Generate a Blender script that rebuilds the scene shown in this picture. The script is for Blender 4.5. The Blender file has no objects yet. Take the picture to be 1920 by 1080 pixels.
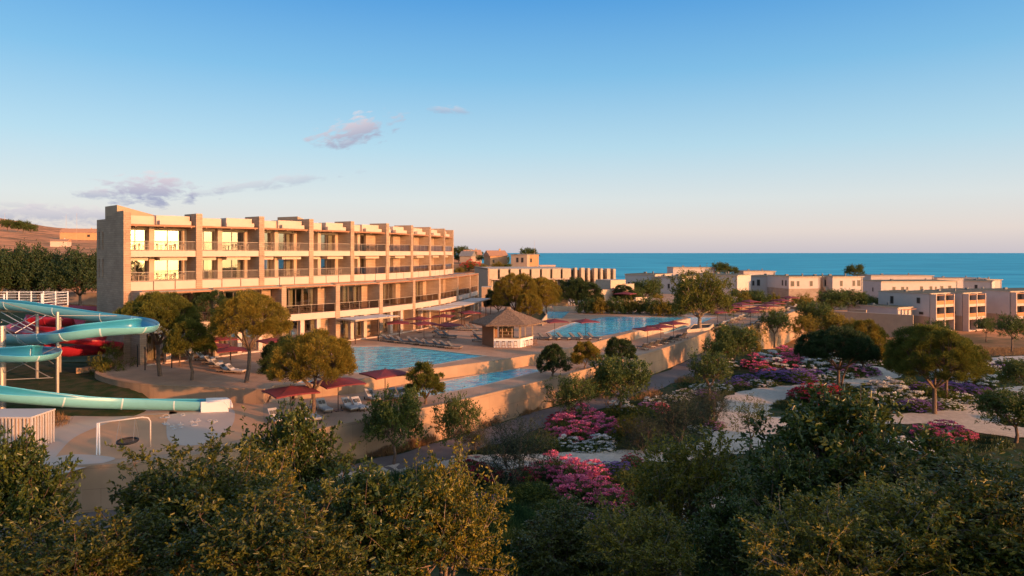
import bpy, math, random
import numpy as np
from mathutils import Vector, Matrix
from mathutils.geometry import tessellate_polygon
S = bpy.context.scene
COL = S.collection
R = math.radians
CZ, F, HOR = 11.8, 1280.0, 474.0
SUN_AZ, SUN_EL = R(-35), R(9)

def at(px, py, z):
    Y = F * (CZ - z) / (py - HOR)
    return ((px - 960) / F * Y, Y)
def pt(px, py, Y):
    return Vector(((px - 960) / F * Y, Y, CZ - (py - HOR) / F * Y))
def px_of(p): return 960 + F * p[0] / p[1]

# ---------------------------------------------------------------- materials
MATS = {}
def mat(name, col, rough=0.7, noise=0.0, nscale=2.0, col2=None, spec=0.3, metal=0.0, bump=0.0, bscale=20.0, coords='Object'):
    if name in MATS: return MATS[name]
    m = bpy.data.materials.new(name); m.use_nodes = True
    nt = m.node_tree; b = nt.nodes['Principled BSDF']
    b.inputs['Base Color'].default_value = (*col, 1)
    b.inputs['Roughness'].default_value = rough
    b.inputs['Metallic'].default_value = metal
    b.inputs['Specular IOR Level'].default_value = spec
    tc = nt.nodes.new('ShaderNodeTexCoord')
    if noise or col2:
        n = nt.nodes.new('ShaderNodeTexNoise'); n.inputs['Scale'].default_value = nscale
        n.inputs['Detail'].default_value = 6; n.inputs['Roughness'].default_value = 0.6
        nt.links.new(tc.outputs[coords], n.inputs['Vector'])
        r = nt.nodes.new('ShaderNodeValToRGB')
        c2 = col2 if col2 else tuple(c * (1 - noise) for c in col)
        r.color_ramp.elements[0].position = 0.32; r.color_ramp.elements[1].position = 0.68
        r.color_ramp.elements[0].color = (*c2, 1); r.color_ramp.elements[1].color = (*col, 1)
        nt.links.new(n.outputs['Fac'], r.inputs['Fac']); nt.links.new(r.outputs['Color'], b.inputs['Base Color'])
    if bump:
        n2 = nt.nodes.new('ShaderNodeTexNoise'); n2.inputs['Scale'].default_value = bscale; n2.inputs['Detail'].default_value = 5
        nt.links.new(tc.outputs[coords], n2.inputs['Vector'])
        bp = nt.nodes.new('ShaderNodeBump'); bp.inputs['Strength'].default_value = bump; bp.inputs['Distance'].default_value = 0.1
        nt.links.new(n2.outputs['Fac'], bp.inputs['Height']); nt.links.new(bp.outputs['Normal'], b.inputs['Normal'])
    MATS[name] = m
    return m

def brick(name, c1, c2, mortar, bw=0.5, bh=0.2, ms=0.012, bump=0.5, scale=1.0):
    m = bpy.data.materials.new(name); m.use_nodes = True
    nt = m.node_tree; b = nt.nodes['Principled BSDF']; b.inputs['Roughness'].default_value = 0.85
    b.inputs['Specular IOR Level'].default_value = 0.15
    uv = nt.nodes.new('ShaderNodeUVMap')
    t = nt.nodes.new('ShaderNodeTexBrick'); t.inputs['Scale'].default_value = scale
    t.inputs['Color1'].default_value = (*c1, 1); t.inputs['Color2'].default_value = (*c2, 1); t.inputs['Mortar'].default_value = (*mortar, 1)
    t.inputs['Mortar Size'].default_value = ms; t.inputs['Brick Width'].default_value = bw; t.inputs['Row Height'].default_value = bh
    t.inputs['Mortar Smooth'].default_value = 0.3; t.inputs['Bias'].default_value = 0.1
    nt.links.new(uv.outputs['UV'], t.inputs['Vector'])
    n = nt.nodes.new('ShaderNodeTexNoise'); n.inputs['Scale'].default_value = 0.5; n.inputs['Detail'].default_value = 5
    nt.links.new(uv.outputs['UV'], n.inputs['Vector'])
    mx = nt.nodes.new('ShaderNodeMix'); mx.data_type = 'RGBA'; mx.blend_type = 'MULTIPLY'; mx.inputs['Factor'].default_value = 0.5
    nt.links.new(t.outputs['Color'], mx.inputs['A'])
    mr = nt.nodes.new('ShaderNodeMapRange'); mr.inputs['From Min'].default_value = .3; mr.inputs['From Max'].default_value = .7; mr.inputs['To Min'].default_value = .6; mr.inputs['To Max'].default_value = 1.1
    nt.links.new(n.outputs['Fac'], mr.inputs['Value']); nt.links.new(mr.outputs['Result'], mx.inputs['B'])
    nt.links.new(mx.outputs['Result'], b.inputs['Base Color'])
    bp = nt.nodes.new('ShaderNodeBump'); bp.inputs['Strength'].default_value = bump; bp.inputs['Distance'].default_value = 0.04; bp.invert = True
    nt.links.new(t.outputs['Fac'], bp.inputs['Height']); nt.links.new(bp.outputs['Normal'], b.inputs['Normal'])
    MATS[name] = m; return m

def leafmat(name, c1, c2, trans=0.3, rough=0.45, tcol=None, nscale=0.6, rnd=.45):
    m = bpy.data.materials.new(name); m.use_nodes = True
    nt = m.node_tree; b = nt.nodes['Principled BSDF']; b.inputs['Roughness'].default_value = rough
    b.inputs['Specular IOR Level'].default_value = 0.35
    g = nt.nodes.new('ShaderNodeNewGeometry'); tc = nt.nodes.new('ShaderNodeTexCoord')
    n = nt.nodes.new('ShaderNodeTexNoise'); n.inputs['Scale'].default_value = nscale; n.inputs['Detail'].default_value = 3
    nt.links.new(tc.outputs['Object'], n.inputs['Vector'])
    a = nt.nodes.new('ShaderNodeMath'); a.operation = 'ADD'; nt.links.new(n.outputs['Fac'], a.inputs[0])
    a2 = nt.nodes.new('ShaderNodeMath'); a2.operation = 'MULTIPLY_ADD'; a2.inputs[1].default_value = rnd; a2.inputs[2].default_value = -rnd / 2
    nt.links.new(g.outputs['Random Per Island'], a2.inputs[0]); nt.links.new(a2.outputs[0], a.inputs[1])
    mx = nt.nodes.new('ShaderNodeMix'); mx.data_type = 'RGBA'; mx.clamp_factor = True
    mx.inputs['A'].default_value = (*c1, 1); mx.inputs['B'].default_value = (*c2, 1)
    nt.links.new(a.outputs[0], mx.inputs['Factor']); nt.links.new(mx.outputs['Result'], b.inputs['Base Color'])
    tr = nt.nodes.new('ShaderNodeBsdfTranslucent')
    if tcol: tr.inputs['Color'].default_value = (*tcol, 1)
    else: nt.links.new(mx.outputs['Result'], tr.inputs['Color'])
    ms = nt.nodes.new('ShaderNodeMixShader'); ms.inputs[0].default_value = trans
    nt.links.new(b.outputs[0], ms.inputs[1]); nt.links.new(tr.outputs[0], ms.inputs[2])
    nt.links.new(ms.outputs[0], nt.nodes['Material Output'].inputs[0])
    MATS[name] = m; return m

def water(name, base, rough=0.06, bump=0.35, scale=1.6, stretch=(1, 1, 1), spec=0.6, dist=0.06, col2=None):
    m = bpy.data.materials.new(name); m.use_nodes = True
    nt = m.node_tree; b = nt.nodes['Principled BSDF']
    b.inputs['Base Color'].default_value = (*base, 1); b.inputs['Roughness'].default_value = rough
    b.inputs['IOR'].default_value = 1.33; b.inputs['Specular IOR Level'].default_value = spec
    tc = nt.nodes.new('ShaderNodeTexCoord'); mp = nt.nodes.new('ShaderNodeMapping'); mp.inputs['Scale'].default_value = stretch
    nt.links.new(tc.outputs['Object'], mp.inputs['Vector'])
    n = nt.nodes.new('ShaderNodeTexNoise'); n.inputs['Scale'].default_value = scale; n.inputs['Detail'].default_value = 4; n.inputs['Distortion'].default_value = 0.6
    nt.links.new(mp.outputs[0], n.inputs['Vector'])
    bp = nt.nodes.new('ShaderNodeBump'); bp.inputs['Strength'].default_value = bump; bp.inputs['Distance'].default_value = dist
    nt.links.new(n.outputs['Fac'], bp.inputs['Height']); nt.links.new(bp.outputs['Normal'], b.inputs['Normal'])
    if col2:
        n2 = nt.nodes.new('ShaderNodeTexNoise'); n2.inputs['Scale'].default_value = scale * .6; n2.inputs['Detail'].default_value = 5
        nt.links.new(mp.outputs[0], n2.inputs['Vector'])
        r = nt.nodes.new('ShaderNodeValToRGB'); r.color_ramp.elements[0].position = .35; r.color_ramp.elements[1].position = .65
        r.color_ramp.elements[0].color = (*base, 1); r.color_ramp.elements[1].color = (*col2, 1)
        nt.links.new(n2.outputs['Fac'], r.inputs['Fac']); nt.links.new(r.outputs[0], b.inputs['Base Color'])
    MATS[name] = m; return m

def glass(name, tint=(.75, .78, .75), fac=0.4, rough=0.02, bump=True):
    m = bpy.data.materials.new(name); m.use_nodes = True
    nt = m.node_tree; nt.nodes.remove(nt.nodes['Principled BSDF'])
    t = nt.nodes.new('ShaderNodeBsdfTransparent'); t.inputs[0].default_value = (*tint, 1)
    g = nt.nodes.new('ShaderNodeBsdfGlossy'); g.inputs['Roughness'].default_value = rough; g.inputs['Color'].default_value = (1, 1, 1, 1)
    if bump:
        tc = nt.nodes.new('ShaderNodeTexCoord')
        n = nt.nodes.new('ShaderNodeTexNoise'); n.inputs['Scale'].default_value = 0.35; n.inputs['Detail'].default_value = 1
        nt.links.new(tc.outputs['Object'], n.inputs['Vector'])
        bp = nt.nodes.new('ShaderNodeBump'); bp.inputs['Strength'].default_value = .25; bp.inputs['Distance'].default_value = 0.05
        nt.links.new(n.outputs['Fac'], bp.inputs['Height']); nt.links.new(bp.outputs['Normal'], g.inputs['Normal'])
    ly = nt.nodes.new('ShaderNodeLayerWeight'); ly.inputs['Blend'].default_value = fac
    ms = nt.nodes.new('ShaderNodeMixShader')
    ad = nt.nodes.new('ShaderNodeMath'); ad.operation = 'ADD'; ad.use_clamp = True; ad.inputs[1].default_value = fac * .55
    nt.links.new(ly.outputs['Fresnel'], ad.inputs[0]); nt.links.new(ad.outputs[0], ms.inputs[0])
    nt.links.new(t.outputs[0], ms.inputs[1]); nt.links.new(g.outputs[0], ms.inputs[2])
    nt.links.new(ms.outputs[0], nt.nodes['Material Output'].inputs[0])
    MATS[name] = m; return m

M = MATS
mat('render', (.48, .335, .235), .85, .10, 1.2)
mat('white_render', (.56, .42, .33), .85, .08, 1.0)
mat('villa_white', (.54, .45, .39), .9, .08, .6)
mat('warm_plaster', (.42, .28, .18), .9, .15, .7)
mat('coping', (.52, .40, .28), .8, .15, 1.5)
mat('wood', (.36, .17, .09), .6, .25, 5)
mat('dark_wood', (.10, .06, .04), .6, .2, 5)
mat('light_wood', (.42, .30, .20), .6, .2, 5)
mat('dark_metal', (.05, .045, .04), .45, metal=.4)
mat('light_metal', (.40, .37, .33), .4, metal=.6)
mat('rail_metal', (.32, .25, .19), .5)
mat('white_metal', (.78, .78, .77), .35)
mat('frame', (.16, .12, .09), .5)
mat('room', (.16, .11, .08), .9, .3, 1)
mat('curtain', (.62, .55, .42), .9, .12, 9)
mat('fabric_red', (.19, .032, .036), .8, .15, 3)
mat('fabric_crimson', (.33, .04, .05), .8, .1, 3)
mat('fabric_white', (.44, .43, .43), .9, .06, 6)
mat('fabric_grey', (.13, .125, .12), .9, .1, 6)
mat('canopy_cloth', (.60, .55, .50), .9, .1, 3)
mat('thatch', (.27, .17, .11), .95, .6, 5, bump=.8, bscale=14)
mat('bark', (.20, .13, .09), .9, .45, 6, bump=.6, bscale=18)
mat('pale_bark', (.34, .25, .18), .9, .4, 6, bump=.5, bscale=18)
mat('blue_gel', (.035, .26, .38), .28, .06, 1.5, spec=.4)
mat('mint_shell', (.16, .43, .46), .32, .06, 1.5, spec=.4)
mat('red_gel', (.36, .022, .04), .3, .1, 1.5, spec=.5)
mat('tile_roof', (.50, .25, .14), .8, .3, 4)
mat('roof_grey', (.24, .22, .20), .9, .25, 2)
mat('roof_moss', (.13, .12, .07), .95, .4, .6)
mat('soil', (.08, .055, .035), .95, .4, 3)
mat('black_rubber', (.02, .02, .02), .6)
mat('terracotta', (.40, .2, .12), .8, .2, 3)
mat('orange_panel', (.50, .21, .08), .7, .1, 3)
brick('brick_tan', (.45, .31, .21), (.38, .255, .17), (.26, .17, .11), .95, .24, .014, .6)
brick('brick_villa', (.45, .34, .25), (.36, .26, .19), (.25, .18, .13), .6, .22, .014)
brick('concrete', (.42, .275, .17), (.38, .25, .155), (.25, .165, .105), 2.4, 1.25, .012, .3)
glass('glass_pane', (.80, .80, .72), .46)
glass('glass_rail', (.55, .50, .46), .12, bump=False)
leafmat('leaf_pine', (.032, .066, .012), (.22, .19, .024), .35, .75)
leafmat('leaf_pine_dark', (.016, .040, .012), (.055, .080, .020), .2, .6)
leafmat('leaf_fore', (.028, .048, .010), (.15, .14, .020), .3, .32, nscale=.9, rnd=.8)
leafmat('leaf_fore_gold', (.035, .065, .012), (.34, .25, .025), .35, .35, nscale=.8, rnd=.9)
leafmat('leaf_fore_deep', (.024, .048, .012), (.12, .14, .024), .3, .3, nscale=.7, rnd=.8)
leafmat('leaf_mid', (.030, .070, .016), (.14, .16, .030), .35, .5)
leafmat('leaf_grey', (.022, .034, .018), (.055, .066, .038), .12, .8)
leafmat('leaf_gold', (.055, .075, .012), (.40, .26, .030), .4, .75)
leafmat('grass_dry', (.20, .11, .045), (.38, .22, .10), .3, .8)
leafmat('grass_green', (.012, .045, .010), (.035, .085, .022), .3, .7)
leafmat('bloom_pink', (.54, .05, .16), (.82, .26, .36), .2, .7)
leafmat('bloom_crimson', (.26, .015, .04), (.50, .05, .09), .2, .7)
leafmat('bloom_white', (.60, .58, .55), (.85, .83, .80), .25, .7)
leafmat('bloom_violet', (.16, .09, .32), (.40, .24, .52), .25, .7)
leafmat('bloom_lilac', (.38, .18, .36), (.55, .30, .50), .25, .7)
leafmat('bloom_red', (.5, .03, .03), (.7, .08, .05), .2, .7)
water('sea_water', (.024, .29, .43), .5, .9, .03, (.3, 1, 1), .05, 2.0, (.065, .47, .59))
water('pool_water', (.018, .30, .43), .05, .9, 1.2, (1, 1.5, 1), .38, .28, (.08, .58, .66))

# ---------------------------------------------------------------- mesh builder
class MB:
    def __init__(s): s.v = []; s.f = []; s.smooth = False
    def add(s, vs, fs):
        o = len(s.v); s.v += [tuple(v) for v in vs]; s.f += [tuple(i + o for i in f) for f in fs]; return s
    def box(s, x0, x1, y0, y1, z0, z1): return s.fbox(IDF, x0, x1, y0, y1, z0, z1)
    def fbox(s, fr, u0, u1, v0, v1, z0, z1):
        P = [fr.p(u, v, z) for z in (z0, z1) for (u, v) in ((u0, v0), (u1, v0), (u1, v1), (u0, v1))]
        return s.add(P, [(0, 3, 2, 1), (4, 5, 6, 7), (0, 1, 5, 4), (1, 2, 6, 5), (2, 3, 7, 6), (3, 0, 4, 7)])
    def bar(s, a, b, w, h=None):
        a = Vector(a); b = Vector(b); h = h or w; d = (b - a).normalized()
        up = Vector((0, 0, 1)) if abs(d.z) < .95 else Vector((1, 0, 0))
        x = d.cross(up).normalized() * w / 2; y = x.cross(d).normalized() * h / 2
        P = [q + sx * x + sy * y for q in (a, b) for sx, sy in ((-1, -1), (1, -1), (1, 1), (-1, 1))]
        return s.add(P, [(0, 1, 2, 3), (4, 7, 6, 5), (0, 4, 5, 1), (1, 5, 6, 2), (2, 6, 7, 3), (3, 7, 4, 0)])
    def prism(s, poly, z0, z1, holes=()):
        area = sum(poly[i][0] * poly[(i + 1) % len(poly)][1] - poly[(i + 1) % len(poly)][0] * poly[i][1] for i in range(len(poly)))
        if area < 0: poly = poly[::-1]
        loops = [list(poly)] + [list(h) for h in holes]
        flat = [q for l in loops for q in l]
        tris = tessellate_polygon([[Vector((q[0], q[1], 0)) for q in l] for l in loops])
        n = len(flat); P = [(q[0], q[1], z1) for q in flat] + [(q[0], q[1], z0) for q in flat]
        fs = []
        for t in tris:
            a, b, c = [Vector(flat[i]).to_2d() for i in t]
            if (b - a).cross(c - a) < 0: t = (t[0], t[2], t[1])
            fs.append(tuple(t)); fs.append((t[2] + n, t[1] + n, t[0] + n))
        o = 0
        for k, l in enumerate(loops):
            m = len(l)
            for i in range(m):
                j = (i + 1) % m
                fs.append((o + i, o + i + n, o + j + n, o + j))
            o += m
        return s.add(P, fs)
    def sheet(s, poly, z, holes=()):
        loops = [list(poly)] + [list(h) for h in holes]; flat = [q for l in loops for q in l]
        tris = tessellate_polygon([[Vector((q[0], q[1], 0)) for q in l] for l in loops]); fs = []
        for t in tris:
            a, b, c = [Vector(flat[i]).to_2d() for i in t]
            if (b - a).cross(c - a) < 0: t = (t[0], t[2], t[1])
            fs.append(tuple(t))
        return s.add([(q[0], q[1], z) for q in flat], fs)
    def tube(s, pts, r, n=6, cap=True):
        pts = [Vector(p) for p in pts]; rs = r if isinstance(r, (list, tuple)) else [r] * len(pts)
        V = []; fs = []; px = None
        for i, p in enumerate(pts):
            d = (pts[min(i + 1, len(pts) - 1)] - pts[max(i - 1, 0)]).normalized()
            if px is None: px = d.orthogonal().normalized()
            px = (px - d * px.dot(d)).normalized(); py = d.cross(px)
            for k in range(n):
                a = 2 * math.pi * k / n; V.append(p + (px * math.cos(a) + py * math.sin(a)) * rs[i])
        for i in range(len(pts) - 1):
            for k in range(n):
                a, b = i * n + k, i * n + (k + 1) % n; fs.append((a, b, b + n, a + n))
        if cap: fs.append(tuple(range(n))[::-1]); fs.append(tuple((len(pts) - 1) * n + k for k in range(n)))
        return s.add(V, fs)
    def cyl(s, x, y, z0, z1, r, n=12, r2=None):
        return s.tube([(x, y, z0), (x, y, z1)], [r, r if r2 is None else r2], n)

class Frame:
    def __init__(s, o, t, n=None):
        s.o = Vector((o[0], o[1], o[2] if len(o) > 2 else 0)); t = Vector((t[0], t[1], 0)).normalized(); s.t = t
        s.n = Vector((t.y, -t.x, 0)) if n is None else Vector((n[0], n[1], 0)).normalized()
    def p(s, u, v, z): return s.o + s.t * u + s.n * v + Vector((0, 0, z))
IDF = Frame((0, 0), (1, 0), (0, 1))
def Fr(a, b):
    f = Frame(a, (b[0] - a[0], b[1] - a[1])); f.L = math.hypot(b[0] - a[0], b[1] - a[1]); return f

def mesh_of(name, mb, m, off=(0, 0, 0), smooth=False, uv=True):
    me = bpy.data.meshes.new(name)
    off = Vector(off); ox, oy, oz = off
    me.from_pydata([(v[0] - ox, v[1] - oy, v[2] - oz) for v in mb.v], [], mb.f)
    if m: me.materials.append(M[m] if isinstance(m, str) else m)
    if smooth: me.polygons.foreach_set('use_smooth', [True] * len(me.polygons))
    if uv and len(mb.f) < 60000:
        l = me.uv_layers.new(name='UVMap'); d = l.data
        co = np.empty(len(me.vertices) * 3, 'f'); me.vertices.foreach_get('co', co); co = co.reshape(-1, 3) + np.array([ox, oy, oz], 'f')
        no = np.empty(len(me.polygons) * 3, 'f'); me.polygons.foreach_get('normal', no); no = no.reshape(-1, 3)
        lt = np.empty(len(me.polygons), 'i'); me.polygons.foreach_get('loop_total', lt)
        li = np.empty(len(me.loops), 'i'); me.loops.foreach_get('vertex_index', li)
        pf = np.repeat(np.arange(len(lt)), lt); N = no[pf]; Pn = co[li]
        h = np.stack([-N[:, 1], N[:, 0]], 1); hl = np.linalg.norm(h, axis=1, keepdims=True); hl[hl < 1e-6] = 1; h /= hl
        u = (Pn[:, :2] * h).sum(1); vv = Pn[:, 2].copy(); flat = np.abs(N[:, 2]) > .7
        u[flat] = Pn[flat, 0]; vv[flat] = Pn[flat, 1]
        d.foreach_set('uv', np.stack([u, vv], 1).ravel().astype('f'))
    me.update()
    return me
def link(name, data, parent=None):
    o = bpy.data.objects.new(name, data); COL.objects.link(o)
    if parent: o.parent = parent
    return o
def wloc(o):
    v = Vector((0, 0, 0))
    while o: v += o.location; o = o.parent
    return v
def part(name, mb, m, parent, smooth=False, label=None):
    o = link(name, mesh_of(name, mb, m, wloc(parent), smooth), parent)
    if label: o['label'] = label
    return o
def tag(o, label, cat, group=None, kind=None):
    o['label'] = label; o['category'] = cat
    if group: o['group'] = group
    if kind: o['kind'] = kind
    return o
def thing(name, loc, label, cat, group=None, rz=0):
    o = link(name, None); o.location = (loc[0], loc[1], loc[2] if len(loc) > 2 else 0); o.rotation_euler = (0, 0, rz)
    return tag(o, label, cat, group)
def struct(name, mb, m, label=None, smooth=False):
    o = link(name, mesh_of(name, mb, m, (0, 0, 0), smooth)); o['kind'] = 'structure'
    if label: o['label'] = label
    return o
USED = set()
def place(proto, loc, rz=0, sc=1, label=None, group=None):
    """first use moves the prototype itself, later uses copy it with its parts and sub-parts"""
    if proto.name not in USED: USED.add(proto.name); r = proto
    else:
        r = proto.copy(); COL.objects.link(r)
        for ch in proto.children:
            c = ch.copy(); COL.objects.link(c); c.parent = r
            for g in ch.children:
                d = g.copy(); COL.objects.link(d); d.parent = c
    r.location = (loc[0], loc[1], loc[2] if len(loc) > 2 else 0); r.rotation_euler = (0, 0, rz)
    r.scale = sc if isinstance(sc, (tuple, list)) else (sc, sc, sc)
    if label: r['label'] = label
    if group: r['group'] = group
    return r
ORD = ['first', 'second', 'third', 'fourth', 'fifth', 'sixth', 'seventh', 'eighth', 'ninth', 'tenth', 'eleventh', 'twelfth', 'thirteenth', 'fourteenth', 'fifteenth', 'sixteenth', 'seventeenth', 'eighteenth', 'nineteenth', 'twentieth']
# ================================================================ SETTING
def sstep(a, b, x):
    t = np.clip((x - a) / (b - a), 0, 1); return t * t * (3 - 2 * t)
rng = np.random.RandomState(7)
def vnoise(x, y, s, seed=0):
    """cheap smooth noise"""
    out = 0
    for k, (a, b, c) in enumerate([(1.0, .3, .2), (-.4, 1.1, 1.7), (.8, -.9, 4.1), (1.7, 1.3, 2.2), (-1.9, .8, .7)]):
        out = out + np.sin((x * a + y * b) / s + c + seed * 1.3 + k) / (1 + .35 * k)
    return out / 3
def land(x, y):
    x = np.asarray(x, float); y = np.asarray(y, float)
    yy = np.maximum(y, 1.0); s = x / yy
    h = np.full(x.shape, -4.0)
    # villa side falls away towards the sea
    h = h - 4.3 * sstep(95, 150, y) * sstep(.22, .45, s) 
    # the pool side and the village stand higher
    h = h + 3.6 * sstep(120, 150, y) * (1 - sstep(.13, .2, s))
    h = h + 3.2 * sstep(190, 280, y) * (1 - sstep(.02, .12, s))
    # left: lawn behind the slides and the hills
    L = sstep(-.45, -.56, s)
    h = h + L * (3.6 + 1.2 * sstep(75, 95, y)) * sstep(40, 60, y) * (1 - sstep(120, 150, y) * 1.0)
    px = 960 + F * s
    ridge = np.interp(px, [-400, 0, 51, 83, 122, 185, 300, 500, 800, 980], [400, 413, 421, 429, 431, 434, 445, 462, 472, 476])
    hill = (CZ - h * 0) + (HOR - ridge) / F * yy - CZ * 0
    # rolling slope rising to the ridge line at 1500 m, dipping behind
    tt = np.clip((yy - 160) / 1340, 0, 1)
    rise = ((HOR - ridge) / F * 1500 + CZ - 3) * tt ** 1.15 * (1 - sstep(1500, 3200, yy))
    h = np.where((px < 980) & (yy > 160), h + rise * sstep(980, 820, px) + 6 * tt * vnoise(x, y, 70), h)
    h = h + 3.6 * sstep(196, 238, y) * (1 - sstep(.0, .07, s)) * (1 - sstep(300, 380, y)) * sstep(-.2, -.12, s)
    h = h + 4.5 * sstep(168, 205, y) * (1 - sstep(-.55, -.45, s))
    # hillside the picture is taken from
    h = np.where(y < 32, h + np.minimum(32 - y, 27) * .42 * (1 - sstep(18, 30, x)), h)
    # coast
    coast = np.interp(s, [-.6, -.25, -.12, -.03, .1, .45, .8], [6000, 3400, 900, 430, 330, 300, 300])
    h = h - (h + 40) * sstep(coast, coast * 1.12 + 10, yy)
    h = h + .12 * vnoise(x, y, 3.0) * (y > 32)
    return h
def L(x, y): return float(land(np.array([x]), np.array([y]))[0])
def grid(xs, ys, fn, name, m):
    X, Y = np.meshgrid(xs, ys); Z = fn(X, Y); nx, ny = len(xs), len(ys)
    mb = MB(); mb.v = np.stack([X, Y, Z], -1).reshape(-1, 3).tolist()
    mb.f = [(j * nx + i, j * nx + i + 1, (j + 1) * nx + i + 1, (j + 1) * nx + i) for j in range(ny - 1) for i in range(nx - 1)]
    return struct(name, mb, m, smooth=True)

def ground_mat():
    m = bpy.data.materials.new('ground'); m.use_nodes = True; nt = m.node_tree; b = nt.nodes['Principled BSDF']
    b.inputs['Roughness'].default_value = .95; b.inputs['Specular IOR Level'].default_value = .1
    g = nt.nodes.new('ShaderNodeNewGeometry'); sp = nt.nodes.new('ShaderNodeSeparateXYZ'); nt.links.new(g.outputs['Position'], sp.inputs[0])
    def noise(s, d=8):
        n = nt.nodes.new('ShaderNodeTexNoise'); n.inputs['Scale'].default_value = s; n.inputs['Detail'].default_value = d; n.inputs['Roughness'].default_value = .65
        nt.links.new(g.outputs['Position'], n.inputs['Vector']); return n
    def ramp(src, p0, c0, p1, c1):
        r = nt.nodes.new('ShaderNodeValToRGB'); e = r.color_ramp.elements
        e[0].position = p0; e[1].position = p1; e[0].color = (*c0, 1); e[1].color = (*c1, 1); nt.links.new(src, r.inputs[0]); return r
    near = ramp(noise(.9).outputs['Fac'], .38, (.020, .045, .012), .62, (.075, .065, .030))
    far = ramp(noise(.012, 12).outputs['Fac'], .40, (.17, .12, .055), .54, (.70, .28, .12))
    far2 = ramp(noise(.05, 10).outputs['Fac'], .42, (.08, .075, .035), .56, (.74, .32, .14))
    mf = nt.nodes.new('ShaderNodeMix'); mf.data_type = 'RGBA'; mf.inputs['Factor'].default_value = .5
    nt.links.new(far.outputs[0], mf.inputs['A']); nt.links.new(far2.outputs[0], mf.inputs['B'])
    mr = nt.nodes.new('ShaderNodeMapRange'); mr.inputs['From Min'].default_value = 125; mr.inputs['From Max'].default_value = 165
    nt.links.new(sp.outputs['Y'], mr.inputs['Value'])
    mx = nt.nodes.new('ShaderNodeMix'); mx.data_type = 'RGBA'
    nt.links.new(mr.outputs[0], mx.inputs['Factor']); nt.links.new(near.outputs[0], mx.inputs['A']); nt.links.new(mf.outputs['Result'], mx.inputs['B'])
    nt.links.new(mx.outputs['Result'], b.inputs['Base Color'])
    bp = nt.nodes.new('ShaderNodeBump'); bp.inputs['Strength'].default_value = .5; bp.inputs['Distance'].default_value = .2
    nt.links.new(noise(3.0).outputs['Fac'], bp.inputs['Height']); nt.links.new(bp.outputs[0], b.inputs['Normal'])
    M['ground'] = m
ground_mat()
mat('lawn', (.030, .060, .018), .95, .5, 1.2, (.10, .085, .035), bump=.6, bscale=6)
brick('paving', (.50, .30, .19), (.46, .275, .17), (.34, .20, .125), 1.2, 1.2, .014, .15)
brick('lower_paving', (.47, .295, .19), (.435, .27, .175), (.33, .21, .135), 1.2, 1.2, .014, .15)
mat('play_paving', (.58, .31, .165), .85, .12, .3)
mat('pale_patch', (.52, .40, .32), .85, .08, .3)
mat('gravel', (.66, .55, .44), .95, .2, 2.5, (.50, .41, .32), bump=.9, bscale=30)
mat('road', (.16, .13, .12), .9, .25, .6)
mat('pool_tile', (.10, .30, .36), .5, .12, 2)

xs = np.concatenate([np.linspace(-3000, -300, 70, endpoint=False), np.linspace(-300, -90, 50, endpoint=False), np.linspace(-90, 150, 160, endpoint=False), np.linspace(150, 600, 50)])
ys = np.concatenate([np.linspace(-60, 28, 20, endpoint=False), np.linspace(28, 200, 150, endpoint=False), np.linspace(200, 600, 80, endpoint=False), np.linspace(600, 3500, 70)])
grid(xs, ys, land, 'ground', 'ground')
sea = MB(); sea.sheet([(-70000, 150), (90000, 150), (90000, 90000), (-70000, 90000)], -22)
struct('sea', sea, 'sea_water')

# ---- terraces
def arc(pts, k=4):
    out = []
    for i in range(len(pts) - 1):
        p0 = Vector(pts[max(i - 1, 0)]); p1 = Vector(pts[i]); p2 = Vector(pts[i + 1]); p3 = Vector(pts[min(i + 2, len(pts) - 1)])
        for j in range(k):
            t = j / k
            out.append(tuple(.5 * (2 * p1 + (p2 - p0) * t + (2 * p0 - 5 * p1 + 4 * p2 - p3) * t * t + (3 * p1 - 3 * p2 + p3 - p0) * t ** 3)))
    out.append(tuple(pts[-1])); return out
T0 = 0.0; T1 = -1.15
pool1 = [at(*q, 0) for q in [(658, 649), (712, 648.5), (771, 651), (905, 667), (822, 682), (682, 699.5), (652, 697)]]
pool2 = arc([at(*q, 0) for q in [(1022, 624), (1070, 606), (1114, 597), (1135, 594)]], 3) + [at(*q, 0) for q in [(1220, 593.5), (1287, 595.5), (1153, 625.5), (1123, 631), (1040, 632)]]
pool3 = [at(*q, 0) for q in [(1026, 584), (1068, 584), (1054, 597), (1021, 597)]]
splash = [at(*q, 0) for q in [(548, 719), (565, 713.5), (588, 712), (583, 717)]]
pool4 = [at(*q, T1) for q in [(752, 731), (820, 716), (905, 701), (975, 690.5), (1022, 693), (905, 722), (795, 744), (764, 740)]]
pool5 = [at(*q, T1) for q in [(1289, 594.5), (1346, 594), (1300, 611), (1246, 626), (1243, 622)]]
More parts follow.
